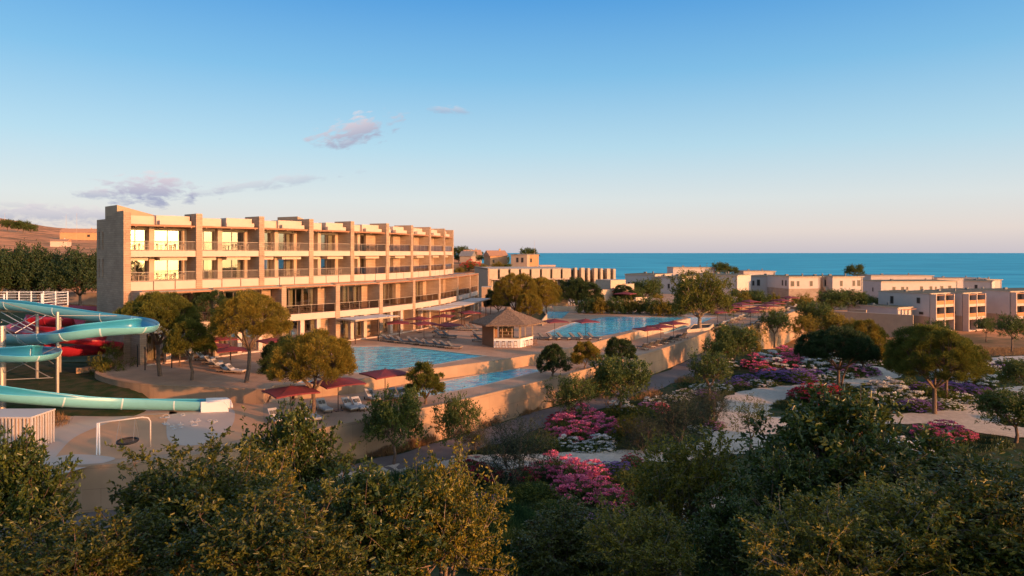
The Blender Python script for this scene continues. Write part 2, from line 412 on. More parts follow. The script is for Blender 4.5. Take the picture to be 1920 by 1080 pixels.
# hotel terrace edge from the left round the curved wall, then along the pools
e_curve = arc([(-42.0, 71.5), (-40.6, 67.0), (-36.9, 63.4), (-33.0, 61.2), (-29.4, 60.3), (-25.5, 59.6), (-21.2, 58.7)], 4)
e_right = [(-21.2, 60.9), (-19.4, 61.3), (-19.3, 60.4), (-14.6, 63.2), (-10.6, 67.7), (-1.06, 75.5), (7.9, 85.3), (18.1, 102), (31.9, 123.4), (33, 150), (60, 150), (60, 215), (-70, 215), (-70, 120), (-47, 90), (-45, 75.5)]
hotel_terrace = e_curve + e_right
mb = MB(); mb.prism(hotel_terrace, -4.6, T0, [pool1, pool2, pool3, splash])
struct('upper_terrace', mb, 'paving')
lower = [(-60, 41), (-33, 41), (-26, 41.5), (-20, 44), (-12.9, 51.6), (-3.7, 60.9), (9.4, 77.5), (20.1, 92), (30.0, 108.5), (37.3, 121.9), (39.6, 122.4), (38.3, 113.5), (66, 155), (60, 168), (33.5, 149.6), (32.3, 123.6), (18.4, 102.3), (8.2, 85.5), (-.8, 75.9), (-10.3, 68.0), (-14.3, 63.5), (-22, 63), (-40, 70), (-46, 76), (-60, 76)]
mb = MB(); mb.prism(lower, -5.5, T1, [pool4, pool5])
struct('lower_terrace', mb, 'lower_paving')
# playground surface and its pale patches
play = [(-34, 41.6), (-27, 42.0), (-21.5, 44.2), (-17.5, 49), (-19.5, 53.5), (-21.3, 58.4), (-29, 59.6), (-35.5, 61.4), (-40.5, 66), (-42.3, 71), (-46, 74), (-47, 62), (-50, 55), (-44, 50)]
mb = MB(); mb.sheet(play, T1 + .012); struct('playground_surface', mb, 'play_paving')
def blob(pts, z, name, m, k=5):
    q = arc(pts + [pts[0]], k)[:-1]; b = MB(); b.sheet(q, z); return struct(name, b, m)
blob([at(*q, T1) for q in [(70, 800), (180, 772), (300, 770), (330, 776), (240, 783), (150, 815), (110, 850), (90, 880), (60, 870)]], T1 + .024, 'pale_paving_patch', 'pale_patch')
blob([at(*q, T1) for q in [(318, 772), (425, 765), (440, 785), (420, 815), (370, 835), (320, 830), (312, 800)]], T1 + .024, 'pale_splash_paving', 'pale_patch')
blob([at(*q, T1) for q in [(140, 852), (190, 855), (215, 862), (150, 880), (90, 895), (100, 860)]], T1 + .028, 'pale_corner_paving', 'pale_patch')
# copings, retaining walls: a raised kerb of its own along each edge
def kerb_wall(name, line, z0, z1, w, m, label, cat='retaining wall', side=1):
    """wall along a line; side=1 puts its thickness to the right of the line (towards the garden)"""
    mbw = MB(); n = len(line); off = []
    for i, p in enumerate(line):
        a = Vector(line[max(i - 1, 0)]); b = Vector(line[min(i + 1, n - 1)]); d = (b - a).normalized()
        off.append((p[0] + d.y * w * side, p[1] - d.x * w * side))
    for i in range(n - 1):
        P = [line[i], line[i + 1], off[i + 1], off[i]]
        o = len(mbw.v)
        mbw.v += [(q[0], q[1], z) for z in (z0, z1) for q in P]
        fs = [(3, 2, 1, 0), (4, 5, 6, 7), (0, 1, 5, 4), (2, 3, 7, 6)]
        if i == 0: fs.append((3, 0, 4, 7))
        if i == n - 2: fs.append((1, 2, 6, 5))
        mbw.f += [tuple(k + o for k in f) for f in fs]
    c = line[0]; o = link(name, mesh_of(name, mbw, m, (c[0], c[1], z0))); o.location = (c[0], c[1], z0)
    # consistent outward normals
    import bmesh
    bm = bmesh.new(); bm.from_mesh(o.data); bmesh.ops.recalc_face_normals(bm, faces=bm.faces); bm.to_mesh(o.data); bm.free()
    return tag(o, label, cat)
kerb_wall('retaining_wall', arc([(-33, 41), (-26, 41.5), (-20, 44), (-12.9, 51.6), (-3.7, 60.9), (9.4, 77.5), (20.1, 92), (30.0, 108.5), (37.3, 121.9)], 3), -5.6, T1 + .10, .35, 'concrete', 'long sunlit tan retaining wall curving along the lower terrace above the garden path')
kerb_wall('retaining_wall', [(38.3, 113.3), (52, 134), (66.2, 155)], -6.6, T1 + .45, .4, 'concrete', 'far tan retaining wall ending in a corner beyond the sunbeds, before the pale villas')
kerb_wall('retaining_wall', [(66.2, 155.3), (61, 168.4)], -6.6, T1 + .45, .4, 'concrete', 'short end wall returning from the corner of the far lounge deck')
kerb_wall('terrace_wall', e_curve, -1.6, T0 + .12, .3, 'concrete', 'low curved concrete wall sweeping round the left end of the hotel terrace')
kerb_wall('terrace_wall', [(-19.3, 60.4), (-14.6, 63.2), (-10.6, 67.7), (-1.06, 75.5), (7.9, 85.3), (18.1, 102)], -1.6, T0 + .06, .3, 'concrete', 'straight tan wall below the main pool, stepping down to the long shallow pool')
kerb_wall('terrace_wall', [(18.1, 102.3), (31.9, 123.4)], -1.6, T0 - .04, .35, 'coping', 'infinity edge of the far pool with its sunlit coping')
kerb_wall('garden_wall', [at(142, 690, .1), (-42.1, 71.2)], -1.6, .12, .3, 'concrete', 'short low concrete wall between the lawn and the curved terrace')
mb = MB()
for i in range(4): mb.box(-21.0, -19.5, 59.0 + i * .42, 59.42 + i * .42 + .02, T1, T1 + .23 * (i + 1))
st = MB(); st.v = mb.v; st.f = mb.f
o = link('stair', mesh_of('stair', st, 'coping', (-20.2, 59.8, T1))); o.location = (-20.2, 59.8, T1); tag(o, 'short flight of tan steps recessed between the two terrace walls', 'stair')
# pools : basin + water
def pool(poly, z, name, depth=.9, wz=.07):
    b = MB(); b.sheet(poly, z - depth); n = len(poly)
    o0 = len(b.v)
    struct(name + '_floor', b, 'pool_tile')
    w = MB(); w.sheet(poly, z - wz); struct(name + '_water', w, 'pool_water')
pool(pool1, 0, 'main_pool', wz=.05); pool(pool2, 0, 'far_pool', wz=.03); pool(pool3, 0, 'reflecting_pool', wz=.03); pool(splash, 0, 'splash_pool')
pool(pool4, T1, 'shallow_pool', wz=.04); pool(pool5, T1, 'catch_pool', wz=.04)
# coping strips round the pools (flush sheets, 4 mm up)
def ring(poly, w, z, name):
    c = Vector((sum(p[0] for p in poly) / len(poly), sum(p[1] for p in poly) / len(poly)))
    area = sum(poly[i][0] * poly[(i + 1) % len(poly)][1] - poly[(i + 1) % len(poly)][0] * poly[i][1] for i in range(len(poly)))
    if area < 0: poly = poly[::-1]
    outp = []
    n = len(poly)
    for i in range(n):
        a, b, d = Vector(poly[i - 1]), Vector(poly[i]), Vector(poly[(i + 1) % n])
        d1 = (b - a).normalized(); d2 = (d - b).normalized(); n1 = Vector((d1.y, -d1.x)); n2 = Vector((d2.y, -d2.x)); m = (n1 + n2); m = m / max(m.length_squared, .4) * 2
        outp.append(tuple(b + m * w))
    b = MB(); b.sheet(outp, z, [poly]); return struct(name, b, 'coping')
ring(pool1, .45, .005, 'main_pool_coping'); ring(pool4, .3, T1 + .005, 'shallow_pool_coping')
# gravel paths of the garden
PATHS = []
def on_path(x, y, m=0.0):
    return any((x - a) ** 2 + (y - b) ** 2 < (w * .5 + m) ** 2 for a, b, w in PATHS)
def ribbon(pts, ws, name, m, dz=.05, k=8, lim=True):
    q = arc(pts, k); n = len(q); W = np.interp(np.linspace(0, len(ws) - 1, n), range(len(ws)), ws)
    W = W * 1.25; PATHS.extend((p[0], p[1], W[i]) for i, p in enumerate(q))
    rows = []; NA = 5
    for i, p in enumerate(q):
        d = (Vector(q[min(i + 1, n - 1)]) - Vector(q[max(i - 1, 0)])).normalized(); nn = Vector((d.y, -d.x))
        wob = 1 + .10 * math.sin(i * 1.7) + .06 * math.sin(i * 3.1 + 1)
        rows.append([Vector(p) + nn * (j / (NA - 1) - .5) * W[i] * wob for j in range(NA)])
    b = MB()
    for r in rows:
        for p in r: b.v.append((p.x, p.y, L(p.x, p.y) + dz))
    b.f = [(i * NA + j, i * NA + j + 1, (i + 1) * NA + j + 1, (i + 1) * NA + j) for i in range(n - 1) for j in range(NA - 1)]
    b.f = [f[::-1] for f in b.f]
    return struct(name, b, m, smooth=True)
G = lambda px, py: at(px, py, -4.0)
ribbon([G(q[0], q[1]) for q in [(640, 905), (760, 882), (860, 870), (950, 866), (1100, 861), (1210, 856), (1310, 848), (1375, 832), (1400, 805), (1392, 780), (1398, 757), (1440, 738), (1520, 729), (1600, 716), (1665, 704), (1660, 694), (1600, 684)]], [2.6, 2.6, 3, 3, 2.8, 2.6, 3, 3.6, 4, 4, 4, 4, 3.6, 3.2, 2.4, 2, 2], 'garden_path', 'gravel')
ribbon([G(q[0], q[1]) for q in [(1380, 812), (1450, 792), (1560, 790), (1690, 786), (1790, 786), (1850, 770), (1885, 745), (1930, 730), (2050, 730)]], [3, 3, 3, 3, 4, 4.2, 3.2, 2.6, 2.6], 'garden_path_branch', 'gravel', .06)
ribbon([G(q[0], q[1]) for q in [(1800, 788), (1860, 806), (1920, 812), (2040, 820)]], [4, 3.6, 3.2, 3], 'garden_path_fork', 'gravel', .07)
ribbon([G(q[0], q[1]) for q in [(1300, 930), (1345, 985), (1400, 1060)]], [3, 3, 3], 'garden_path_lower', 'gravel', .06)
ribbon([G(1875, 682), G(1905, 672), G(1960, 668), G(2080, 668)], [5, 6, 6, 6], 'garden_path_far', 'gravel')
# service lane below the retaining wall
ribbon([(-30, 36), (-16, 44.5), (-8.5, 51), (-.5, 60.5), (12, 76), (23, 91), (34, 111), (40, 119)], [3.4] * 8, 'service_lane', 'road', .05)
# lawns left of the playground
blob([(-60, 44), (-52, 46), (-46, 50.5), (-49, 55), (-46.4, 61), (-45.6, 70), (-45.5, 75.4), (-60, 75.8)], T1 + .05, 'slide_lawn', 'lawn')
bk = MB(); bk.prism([(-120, 76), (-45.4, 76), (-47.4, 90.2), (-70.3, 120), (-70.3, 150), (-150, 150)], -4, -.35); struct('back_lawn', bk, 'lawn')
bk = MB(); bk.prism([(-140, 30), (-60.0, 41), (-60.0, 76), (-120, 76), (-160, 76)], -6, -1.3); struct('side_lawn', bk, 'lawn')
# ================================================================ HOTEL
UC = [(238, 73.1), (373, 78.6), (490, 84.6), (583, 91.0), (660, 97.6), (726, 104.5), (772, 111.8), (806, 119.4), (833, 127.2), (849, 135.2)]
UC = [((px - 960) / F * Y, Y) for px, Y in UC]
LC = [(268, 72.0), (405, 78), (532, 85.3), (633, 91.1), (714, 97.3), (776, 104.9), (824, 113.3), (858, 123), (881, 132), (896, 140)]
LC = [((px - 960) / F * Y, Y) for px, Y in LC]
hotel = thing('hotel_building', (-30, 90, 0), 'long four storey tan brick hotel curving away behind the pool terrace', 'hotel')
def tang(C, i):
    a = Vector(C[max(i - 1, 0)]); b = Vector(C[min(i + 1, len(C) - 1)]); return (b - a).normalized()
BAYS = []
def window(fr, u0, u1, v, z0, z1, parent, curtain=None, mull=1, wn='window'):
    fm = MB(); t = .07
    fm.fbox(fr, u0, u0 + t, v - .06, v + .06, z0, z1); fm.fbox(fr, u1 - t, u1, v - .06, v + .06, z0, z1)
    fm.fbox(fr, u0 + t, u1 - t, v - .055, v + .055, z1 - t, z1); fm.fbox(fr, u0 + t, u1 - t, v - .055, v + .055, z0, z0 + t)
    for k in range(mull):
        um = u0 + (u1 - u0) * (k + 1) / (mull + 1); fm.fbox(fr, um - .04, um + .04, v - .05, v + .05, z0 + t, z1 - t)
    w = part(wn, fm, 'frame', parent)
    g = MB(); g.add([fr.p(u0 + t, v, z0 + t), fr.p(u1 - t, v, z0 + t), fr.p(u1 - t, v, z1 - t), fr.p(u0 + t, v, z1 - t)], [(0, 1, 2, 3)]); part('pane', g, 'glass_pane', w)
    if curtain:
        for (a, b) in curtain:
            c = MB(); n = max(4, int((b - a) * 9)); P = []
            for k in range(n + 1):
                u = a + (b - a) * k / n; vv = v - .35 + (.07 if k % 2 else -.07)
                P += [fr.p(u, vv, z0 + .03), fr.p(u, vv, z1 - .02)]
            c.add(P, [(2 * k, 2 * k + 2, 2 * k + 3, 2 * k + 1) for k in range(n)]); part('curtain', c, 'curtain', w)
    return w
def bars(fr, L0, L1, v, z0, z1, parent, step=.15):
    m = MB(); m.fbox(fr, L0, L1, v - .03, v + .03, z1 - .05, z1); m.fbox(fr, L0, L1, v - .02, v + .02, z0 + .06, z0 + .10)
    n = int((L1 - L0) / step)
    for k in range(n + 1):
        u = L0 + .03 + (L1 - L0 - .06) * k / n; m.fbox(fr, u - .011, u + .011, v - .011, v + .011, z0 + .1, z1 - .05)
    return part('railing', m, 'rail_metal', parent)
def glassrail(fr, L0, L1, v, z0, z1, parent):
    m = MB(); m.fbox(fr, L0, L1, v - .03, v + .03, z1 - .05, z1)
    n = max(2, int((L1 - L0) / 1.7))
    for k in range(n + 1):
        u = L0 + .03 + (L1 - L0 - .06) * k / n; m.fbox(fr, u - .02, u + .02, v - .02, v + .02, z0, z1 - .05)
    r = part('railing', m, 'rail_metal', parent)
    g = MB(); g.add([fr.p(L0, v, z0 + .06), fr.p(L1, v, z0 + .06), fr.p(L1, v, z1 - .06), fr.p(L0, v, z1 - .06)], [(0, 1, 2, 3)]); part('glass_panel', g, 'glass_rail', r)
FW = .36   # half width of a fin
body = MB(); slabs = MB(); rooms = MB(); whites = MB()
fins = []
rr = random.Random(3)
for b in range(9):
    A, B = UC[b], UC[b + 1]; fr = Fr(A, B); LL = fr.L; BAYS.append(fr)
    u0, u1 = FW, LL - FW
    # room blocks behind the glass line
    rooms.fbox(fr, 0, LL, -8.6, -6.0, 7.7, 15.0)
    part('roof_slab', MB().fbox(fr, 0, LL, -8.7, -2.1, 14.75, 15.05), 'roof_grey', hotel)
    for z0, z1, zt in ((8.65, 11.0, 11.35), (12.05, 14.4, 14.75)):
        um = u0 + (u1 - u0) * (.40 + .03 * (b % 3))
        # pier between the two rooms, lintel, party wall
        pm = MB(); pm.fbox(fr, um - .28, um + .28, -6, -1.75, z0, zt)
        pm.fbox(fr, u0, um - .28, -2.95, -2.35, z1, zt); pm.fbox(fr, um + .28, u1, -2.95, -2.35, z1, zt)
        pm.fbox(fr, u1 - .55, u1, -3.2, -2.35, z0, z1)
        part('room_wall', pm, 'render', hotel)
        cur = [[(u0 + .1, u0 + .5)], [(um - .9, um - .35)], [(u0 + .1, u0 + .4), (um - .75, um - .35)]][(b + (z0 > 10)) % 3]
        window(fr, u0, um - .30, -2.5, z0, z1, hotel, cur, 1)
        cur = [[(um + .35, um + .9)], [(u1 - 1.4, u1 - .7)], [(um + .4, um + .8), (u1 - 1.3, u1 - .8)]][(b * 2 + (z0 > 10)) % 3]
        window(fr, um + .30, u1 - .58, -2.5, z0, z1, hotel, cur, 1)
        (bars if b < 4 else glassrail)(fr, u0, u1, -.10, z0, z0 + 1.05, hotel)
    # balcony floors: upper one a plain white band, lower one of separate panels
    part('balcony_slab', MB().fbox(fr, u0, u1, -6, 0.0, 11.36, 12.04), 'white_render', hotel)
    part('balcony_slab', MB().fbox(fr, u0, u1, -8, -.14, 7.72, 8.63), 'render', hotel)
    np_ = 3
    for k in range(np_):
        a = u0 + (u1 - u0) * k / np_ + (.06 if k else 0); c = u0 + (u1 - u0) * (k + 1) / np_ - (.06 if k < np_ - 1 else 0)
        part('fascia_panel', MB().fbox(fr, a, c, -.13, .03, 7.70, 8.66), 'white_render', hotel)
    # lintel hoods under the upper slab, of part width as seen in each bay
    hd = MB(); hd.fbox(fr, u0 + .02, u0 + (u1 - u0) * .30, -2.34, -.9, 10.95, 11.34); hd.fbox(fr, u0 + (u1 - u0) * .47, u0 + (u1 - u0) * .90, -2.34, -.7, 10.95, 11.34)
    part('ceiling_hood', hd, 'white_render', hotel)
    # roof edge: white boxes, pergola beam
    rf = MB(); rf.fbox(fr, u0, u0 + (u1 - u0) * .44, -2.6, -1.6, 14.95, 15.9); rf.fbox(fr, u0 + (u1 - u0) * (.50 if b % 2 else .44), u0 + (u1 - u0) * .97, -2.6, -1.2, 14.95, 16.0)
    rf.fbox(fr, u0, u0 + (u1 - u0) * .28, -1.3, -.75, 14.95, 15.42); rf.fbox(fr, u0 + (u1 - u0) * .46, u0 + (u1 - u0) * .96, -1.0, -.55, 14.95, 15.42)
    part('parapet', rf, 'white_render', hotel)
    pg = MB(); pg.fbox(fr, u0, u1, -.25, -.10, 14.72, 14.90); pg.fbox(fr, u0, u1, -1.5, -1.38, 14.72, 14.90)
    for k in range(3): u = u0 + .5 + (u1 - u0 - 1) * k / 2; pg.fbox(fr, u - .06, u + .06, -2.3, .1, 14.60, 14.72)
    sl = int((u1 - u0) / .22)
    for k in range(sl): pg.fbox(fr, u0 + k * .22, u0 + k * .22 + .07, -1.37, -.26, 14.75, 14.87)
    part('pergola', pg, 'wood', hotel)
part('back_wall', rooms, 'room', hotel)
for i, c in enumerate(UC):
    t = tang(UC, i); fr = Frame(c, t); zt = 16.3; z0 = 7.7
    m = MB()
    if i == 0:
        # end wall down to the ground with slots for the tall windows
        D = 9.1
        slots = [(-7.05, -6.65), (-8.45, -8.05)]
        segs = [(.1, -6.65), (-7.05, -8.05), (-8.45, -D)]
        tops = [(.1, 0, zt)]
        for (a, bb) in segs: m.fbox(fr, -FW, FW, bb, a, 0, 15.6)
        m.fbox(fr, -FW, FW, -3.4, .1, 15.6, 16.3); m.fbox(fr, -FW, FW, -5.6, -3.4, 15.6, 15.95)
        for (a, bb) in slots:
            for (q0, q1) in ((3.0, 8.9), (11.1, 12.2), (14.2, 15.6)): m.fbox(fr, -FW, FW, a, bb, q0, q1)
            m.fbox(fr, -FW, FW, a, bb, 0, .4)
        e = part('end_wall', m, 'brick_tan', hotel)
        for (a, bb) in slots:
            for (q0, q1) in ((.4, 3.0), (8.9, 11.1), (12.2, 14.2)):
                g = MB(); g.fbox(fr, -.05, .05, a, bb, q0, q1); part('slot_window', g, 'glass_rail' if q0 < 1 else 'dark_metal', hotel)
    else:
        m.fbox(fr, -FW, FW, -3.0 if i < 9 else -8.8, .1, z0, zt); part('fin_wall', m, 'brick_tan', hotel)
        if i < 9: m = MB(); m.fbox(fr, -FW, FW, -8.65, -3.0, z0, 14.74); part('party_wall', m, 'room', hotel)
# brick screens in the right part of the far bays
for b in range(4, 9):
    fr = BAYS[b]; LL = fr.L; m = MB()
    m.fbox(fr, LL - FW - 2.3, LL - FW - .02, -2.33, -1.9, 8.66, 11.33); m.fbox(fr, LL - FW - 2.3, LL - FW - .02, -2.33, -1.9, 12.06, 14.6)
    part('brick_screen', m, 'brick_tan', hotel)
# sloping roof housings
def wedge(fr, u0, u1, v0, v1, z0, zl, zr):
    m = MB(); P = [fr.p(u0, v0, z0), fr.p(u1, v0, z0), fr.p(u1, v1, z0), fr.p(u0, v1, z0), fr.p(u0, v0, zl), fr.p(u1, v0, zr), fr.p(u1, v1, zr), fr.p(u0, v1, zl)]
    m.add(P, [(0, 3, 2, 1), (4, 5, 6, 7), (0, 1, 5, 4), (1, 2, 6, 5), (2, 3, 7, 6), (3, 0, 4, 7)]); return m
w = wedge(BAYS[0], .3, 7.2, -8.4, -4.2, 15.05, 17.15, 15.4); part('roof_housing', w, 'warm_plaster', hotel)
w = wedge(BAYS[3], .4, 5.2, -7.0, -3.0, 15.05, 16.75, 15.4); part('roof_housing', w, 'warm_plaster', hotel)
# gable-like foot of the first housing over the end wall
# ---- lower volume
for b in range(9):
    A, B = LC[b], LC[b + 1]; fr = Fr(A, B); LL = fr.L; u0, u1 = .34, LL - .34
    # roof of the lower volume and back
    part('roof_slab', MB().fbox(fr, 0, LL, -7.5, -.5, 7.42, 7.66), 'roof_grey', hotel)
    part('back_wall', MB().fbox(fr, 0, LL, -9.6, -9.3, .02, 7.4), 'room', hotel)
    if b < 9:
        pg = MB(); pg.fbox(fr, u0, u1, -.02, .14, 7.40, 7.56); pg.fbox(fr, u0, u1, -1.2, -1.08, 7.67, 7.78)
        for k in range(4): u = u0 + .4 + (u1 - u0 - .8) * k / 3; pg.fbox(fr, u - .05, u + .05, -2.6, .3, 7.28, 7.40)
        part('pergola', pg, 'wood', hotel)
    # first floor glazing: three pairs of tall doors, brick return at the right
    bw = 1.3; n = 3; W = (u1 - bw - u0) / n
    part('brick_pier', MB().fbox(fr, u1 - bw, u1, -3.2, -2.2, 4.0, 7.28), 'brick_tan', hotel)
    for k in range(n):
        a = u0 + W * k; cur = [(a + .1, a + .45), (a + W - .5, a + W - .12)] if (k + b) % 3 else [(a + .1, a + .8)]
        window(fr, a + .03, a + W - .03, -2.8, 4.02, 7.1, hotel, cur, 1)
    part('lintel', MB().fbox(fr, u0, u1 - bw, -3.1, -2.5, 7.1, 7.4), 'render', hotel)
    part('balcony_slab', MB().fbox(fr, u0 - .3, u1 + .3, -9.2, -.72, 3.22, 3.98), 'render', hotel)
    part('fascia_band', MB().fbox(fr, u0 - .04, u1 + .04, -.70, .02, 3.2, 4.02), 'white_render', hotel)
    (bars if b < 1 else glassrail)(fr, u0, u1, -.08, 4.02, 5.12, hotel)
    # ground floor: white pillars and dark glass
    np2 = 3; W2 = (u1 - u0) / np2
    for k in range(1, np2): u = u0 + W2 * k; part('pillar', MB().fbox(fr, u - .28, u + .28, -.75, -.2, 0, 3.2), 'white_render', hotel)
    part('brick_pier', MB().fbox(fr, u1 - 1.5, u1, -2.8, -1.6, 0, 3.2), 'brick_tan', hotel)
    W3 = (u1 - 1.5 - u0) / 3
    for k in range(3):
        a = u0 + W3 * k; window(fr, a + .03, a + W3 - .03, -2.2, .02, 3.2, hotel, [(a + .1, a + .5), (a + W3 - .45, a + W3 - .1)] if (k + b) % 2 else [(a + W3 - .9, a + W3 - .1)], 1)
    part('plinth', MB().fbox(fr, 0, LL, .95, 1.1, 0, .14), 'white_render', hotel)
for i, c in enumerate(LC):
    fr = Frame(c, tang(LC, i)); part('fin_wall', MB().fbox(fr, -.34, .34, -3.1 if i else -8, .08, 0, 7.62), 'brick_tan', hotel)
# link between the end wall and the first lower bay
# ---- shade canopies along the ground floor
def canopy(fr, u0, u1, v0, v1, z, label):
    c = fr.p((u0 + u1) / 2, (v0 + v1) / 2, 0)
    t = thing('shade_canopy', c, label, 'canopy', 'slatted shade canopies along the hotel front')
    m = MB()
    for v in (v0, v1): m.fbox(fr, u0, u1, v - .05, v + .05, z - .16, z)
    n = 4
    for k in range(n + 1): u = u0 + .05 + (u1 - u0 - .1) * k / n; m.fbox(fr, u - .05, u + .05, v0 + .05, v1 - .05, z - .14, z - .01)
    part('roof_frame', m, 'light_wood', t)
    m = MB()
    for k in range(n): m.fbox(fr, u0 + .15 + (u1 - u0 - .1) * k / n, u0 + (u1 - u0 - .1) * (k + 1) / n - .05, v0 + .1, v1 - .1, z + .002, z + .04)
    part('slatted_cloth', m, 'canopy_cloth', t)
    for k in range(3):
        u = u0 + .05 + (u1 - u0 - .1) * k / 2
        for v in (v1,) : part('post', MB().fbox(fr, u - .055, u + .055, v - .055, v + .055, 0, z - .16), 'dark_wood', t)
for k, (b, lab) in enumerate([(3, 'nearest slatted canopy on dark posts, left of the main pool corner, over the glass doors'), (5, 'slatted canopy over the middle ground floor doors, behind the red parasols'), (6, 'slatted canopy left of the thatched bar, between two others'), (7, 'farthest slatted canopy at the curved end of the hotel')]):
    fr = Fr(LC[b], LC[b + 1]); canopy(fr, -.6 + .9 * (k > 0), fr.L - .4, .35, 4.2, 3.08, lab)
canopy(Fr(LC[0], LC[1]), 2.0, 7.6, .35, 4.0, 3.08, 'slatted canopy on dark posts near the left end of the hotel, behind the pines')
# ================================================================ PLANTS
def unit(a): return a / np.maximum(np.linalg.norm(a, axis=-1, keepdims=True), 1e-9)
def leaves(pos, dirs, ln, wd, rs, six=False):
    """one small folded blade per position, pointing along dirs"""
    n = len(pos); d = unit(dirs); a = unit(np.cross(d, unit(rs.normal(size=(n, 3))))); nn = np.cross(d, a)
    l = (ln * (.7 + .6 * rs.rand(n)))[:, None]; w = (wd * (.7 + .6 * rs.rand(n)))[:, None]
    f = .22
    if six:
        P = [pos, pos + d * l * .35 + a * w * .5 + nn * w * f, pos + d * l * .72 + a * w * .42 + nn * w * f, pos + d * l * 1.0 - nn * w * .2,
             pos + d * l * .72 - a * w * .42 + nn * w * f, pos + d * l * .35 - a * w * .5 + nn * w * f]
        V = np.stack(P, 1).reshape(-1, 3); b = (np.arange(n) * 6)[:, None]
        Fq = np.concatenate([b + np.array([[0, 1, 2, 3]]), b + np.array([[0, 3, 4, 5]])], 1).reshape(-1, 4)
    else:
        P = [pos, pos + d * l * .5 + a * w * .5 + nn * w * f, pos + d * l, pos + d * l * .5 - a * w * .5 + nn * w * f]
        V = np.stack(P, 1).reshape(-1, 3); Fq = (np.arange(n) * 4)[:, None] + np.array([[0, 1, 2, 3]])
    return V, Fq
def npmesh(name, V, Fq, m):
    me = bpy.data.meshes.new(name); me.vertices.add(len(V)); me.vertices.foreach_set('co', V.astype('f').ravel())
    me.loops.add(Fq.size); me.loops.foreach_set('vertex_index', Fq.astype('i').ravel())
    me.polygons.add(len(Fq)); me.polygons.foreach_set('loop_start', (np.arange(len(Fq)) * Fq.shape[1]).astype('i'))
    me.update(calc_edges=True); me.validate(); me.materials.append(M[m]); return me
def merge(parts):
    V = []; Fq = []; o = 0
    for v, f in parts: V.append(v); Fq.append(f + o); o += len(v)
    return np.concatenate(V), np.concatenate(Fq)
def branchy(cent, base, trunk_h, r0, rs, nl=5, lean=(0, 0), bend=.35, r_tip=.012):
    """tapered trunk, main limbs, twigs to every clump centre"""
    mb = MB(); top = Vector((base[0] + lean[0], base[1] + lean[1], trunk_h))
    mid = Vector(((base[0] + top.x) / 2 + rs.normal() * .08, (base[1] + top.y) / 2 + rs.normal() * .08, trunk_h * .5))
    mb.tube([(base[0], base[1], -.5), (base[0], base[1], .02), mid, top], [r0 * 1.35, r0 * 1.2, r0, r0 * .85], 8)
    C = np.array(cent); ang = np.arctan2(C[:, 1] - top.y, C[:, 0] - top.x)
    order = np.argsort(ang); groups = np.array_split(order, nl)
    for g in groups:
        if len(g) == 0: continue
        m = C[g].mean(0); hub = top + (Vector(m) - top) * .55 + Vector(rs.normal(size=3)) * .12
        k = top + (hub - top) * .5 + Vector(rs.normal(size=3)) * bend * .35
        mb.tube([top - Vector((0, 0, .1)), k, hub], [r0 * .62, r0 * .48, r0 * .34], 6)
        for j in g:
            e = Vector(C[j]); q = hub + (e - hub) * .5 + Vector(rs.normal(size=3)) * bend * .3
            mb.tube([hub, q, e], [r0 * .24, r0 * .15, r_tip], 4, False)
    return mb
def tree_parts(t, fol, trunk_mb, leafm, barkm, w=None, h=None, H=None):
    if w: # bring the crown to its stated width, height and top
        V = fol[0]; r = np.percentile(np.hypot(V[:, 0], V[:, 1]), 95.5); zb, zt = np.percentile(V[:, 2], [1.5, 99.3]); k = w / 2 / r
        def fit(P):
            P = np.array(P, float); z = P[:, 2]; P[:, 0] *= k; P[:, 1] *= k
            P[:, 2] = np.where(z > zb, (H - h) + (z - zb) * h / (zt - zb), np.where(z > 0, z * (H - h) / max(zb, .05), z)); return P
        fol = (fit(V), fol[1]); trunk_mb.v = [tuple(p) for p in fit(trunk_mb.v)]
    me = npmesh('crown', fol[0], fol[1], leafm); link('crown', me, t)
    part('trunk', trunk_mb, barkm, t, True)
def pine(name, w, h, H, seed, leafm='leaf_pine', label='', two=False, dense=1.0, clump=.38, barkm='bark', lean=(0, 0), flat=.25):
    """umbrella pine: w crown width, h crown height, H total height; base at the origin"""
    rs = np.random.RandomState(seed); t = thing(name, (0, 0, 0), label, 'tree')
    rx = w / 2; n = int(210 * dense * (rx / 3) ** 1.5); C = []
    zc = H - h * .80
    while len(C) < n:
        u = rs.normal(size=3); u /= np.linalg.norm(u)
        if u[2] < -.28: continue
        r = .80 + .19 * rs.rand() ** .5 if rs.rand() < .88 else .3 + .4 * rs.rand()
        lob = 1 + .06 * math.sin(u[0] * 5 + seed) + .05 * math.sin(u[1] * 6 + seed * 2) + .04 * math.sin(math.atan2(u[1], u[0]) * 5 + seed)
        z = u[2] * (h * .76 if u[2] > 0 else h * flat * 1.9)
        C.append((u[0] * rx * r * lob + lean[0], u[1] * rx * r * lob + lean[1], zc + z * r * min(lob, 1.12)))
    C = np.array(C); per = 230
    cs = clump * (.7 + .7 * rs.rand(n))
    idx = np.repeat(np.arange(n), per); off = unit(rs.normal(size=(n * per, 3))) * (rs.rand(n * per, 1) ** .45)
    off[:, 2] *= .75; P = C[idx] + off * cs[idx, None]
    d = off * 1.1 + unit(C[idx] - np.array([lean[0], lean[1], zc - h * .4])) * .5 + np.array([0, 0, .3]) + rs.normal(size=P.shape) * .18
    fol = leaves(P, d, .17, .048, rs)
    tm = branchy(C[::2], (0, 0), max(.6, (zc - h * .25) * .72), .045 + H * .019, rs, 6, lean)
    if two: # second stem from the same foot
        e = C[n // 3]; tm.tube([(.15, .1, -.4), (.7, .3, H * .3), (w * .18, .4, H * .55), tuple(e)], [.14, .12, .09, .03], 7)
    tree_parts(t, fol, tm, leafm, barkm, w, h, H); return t
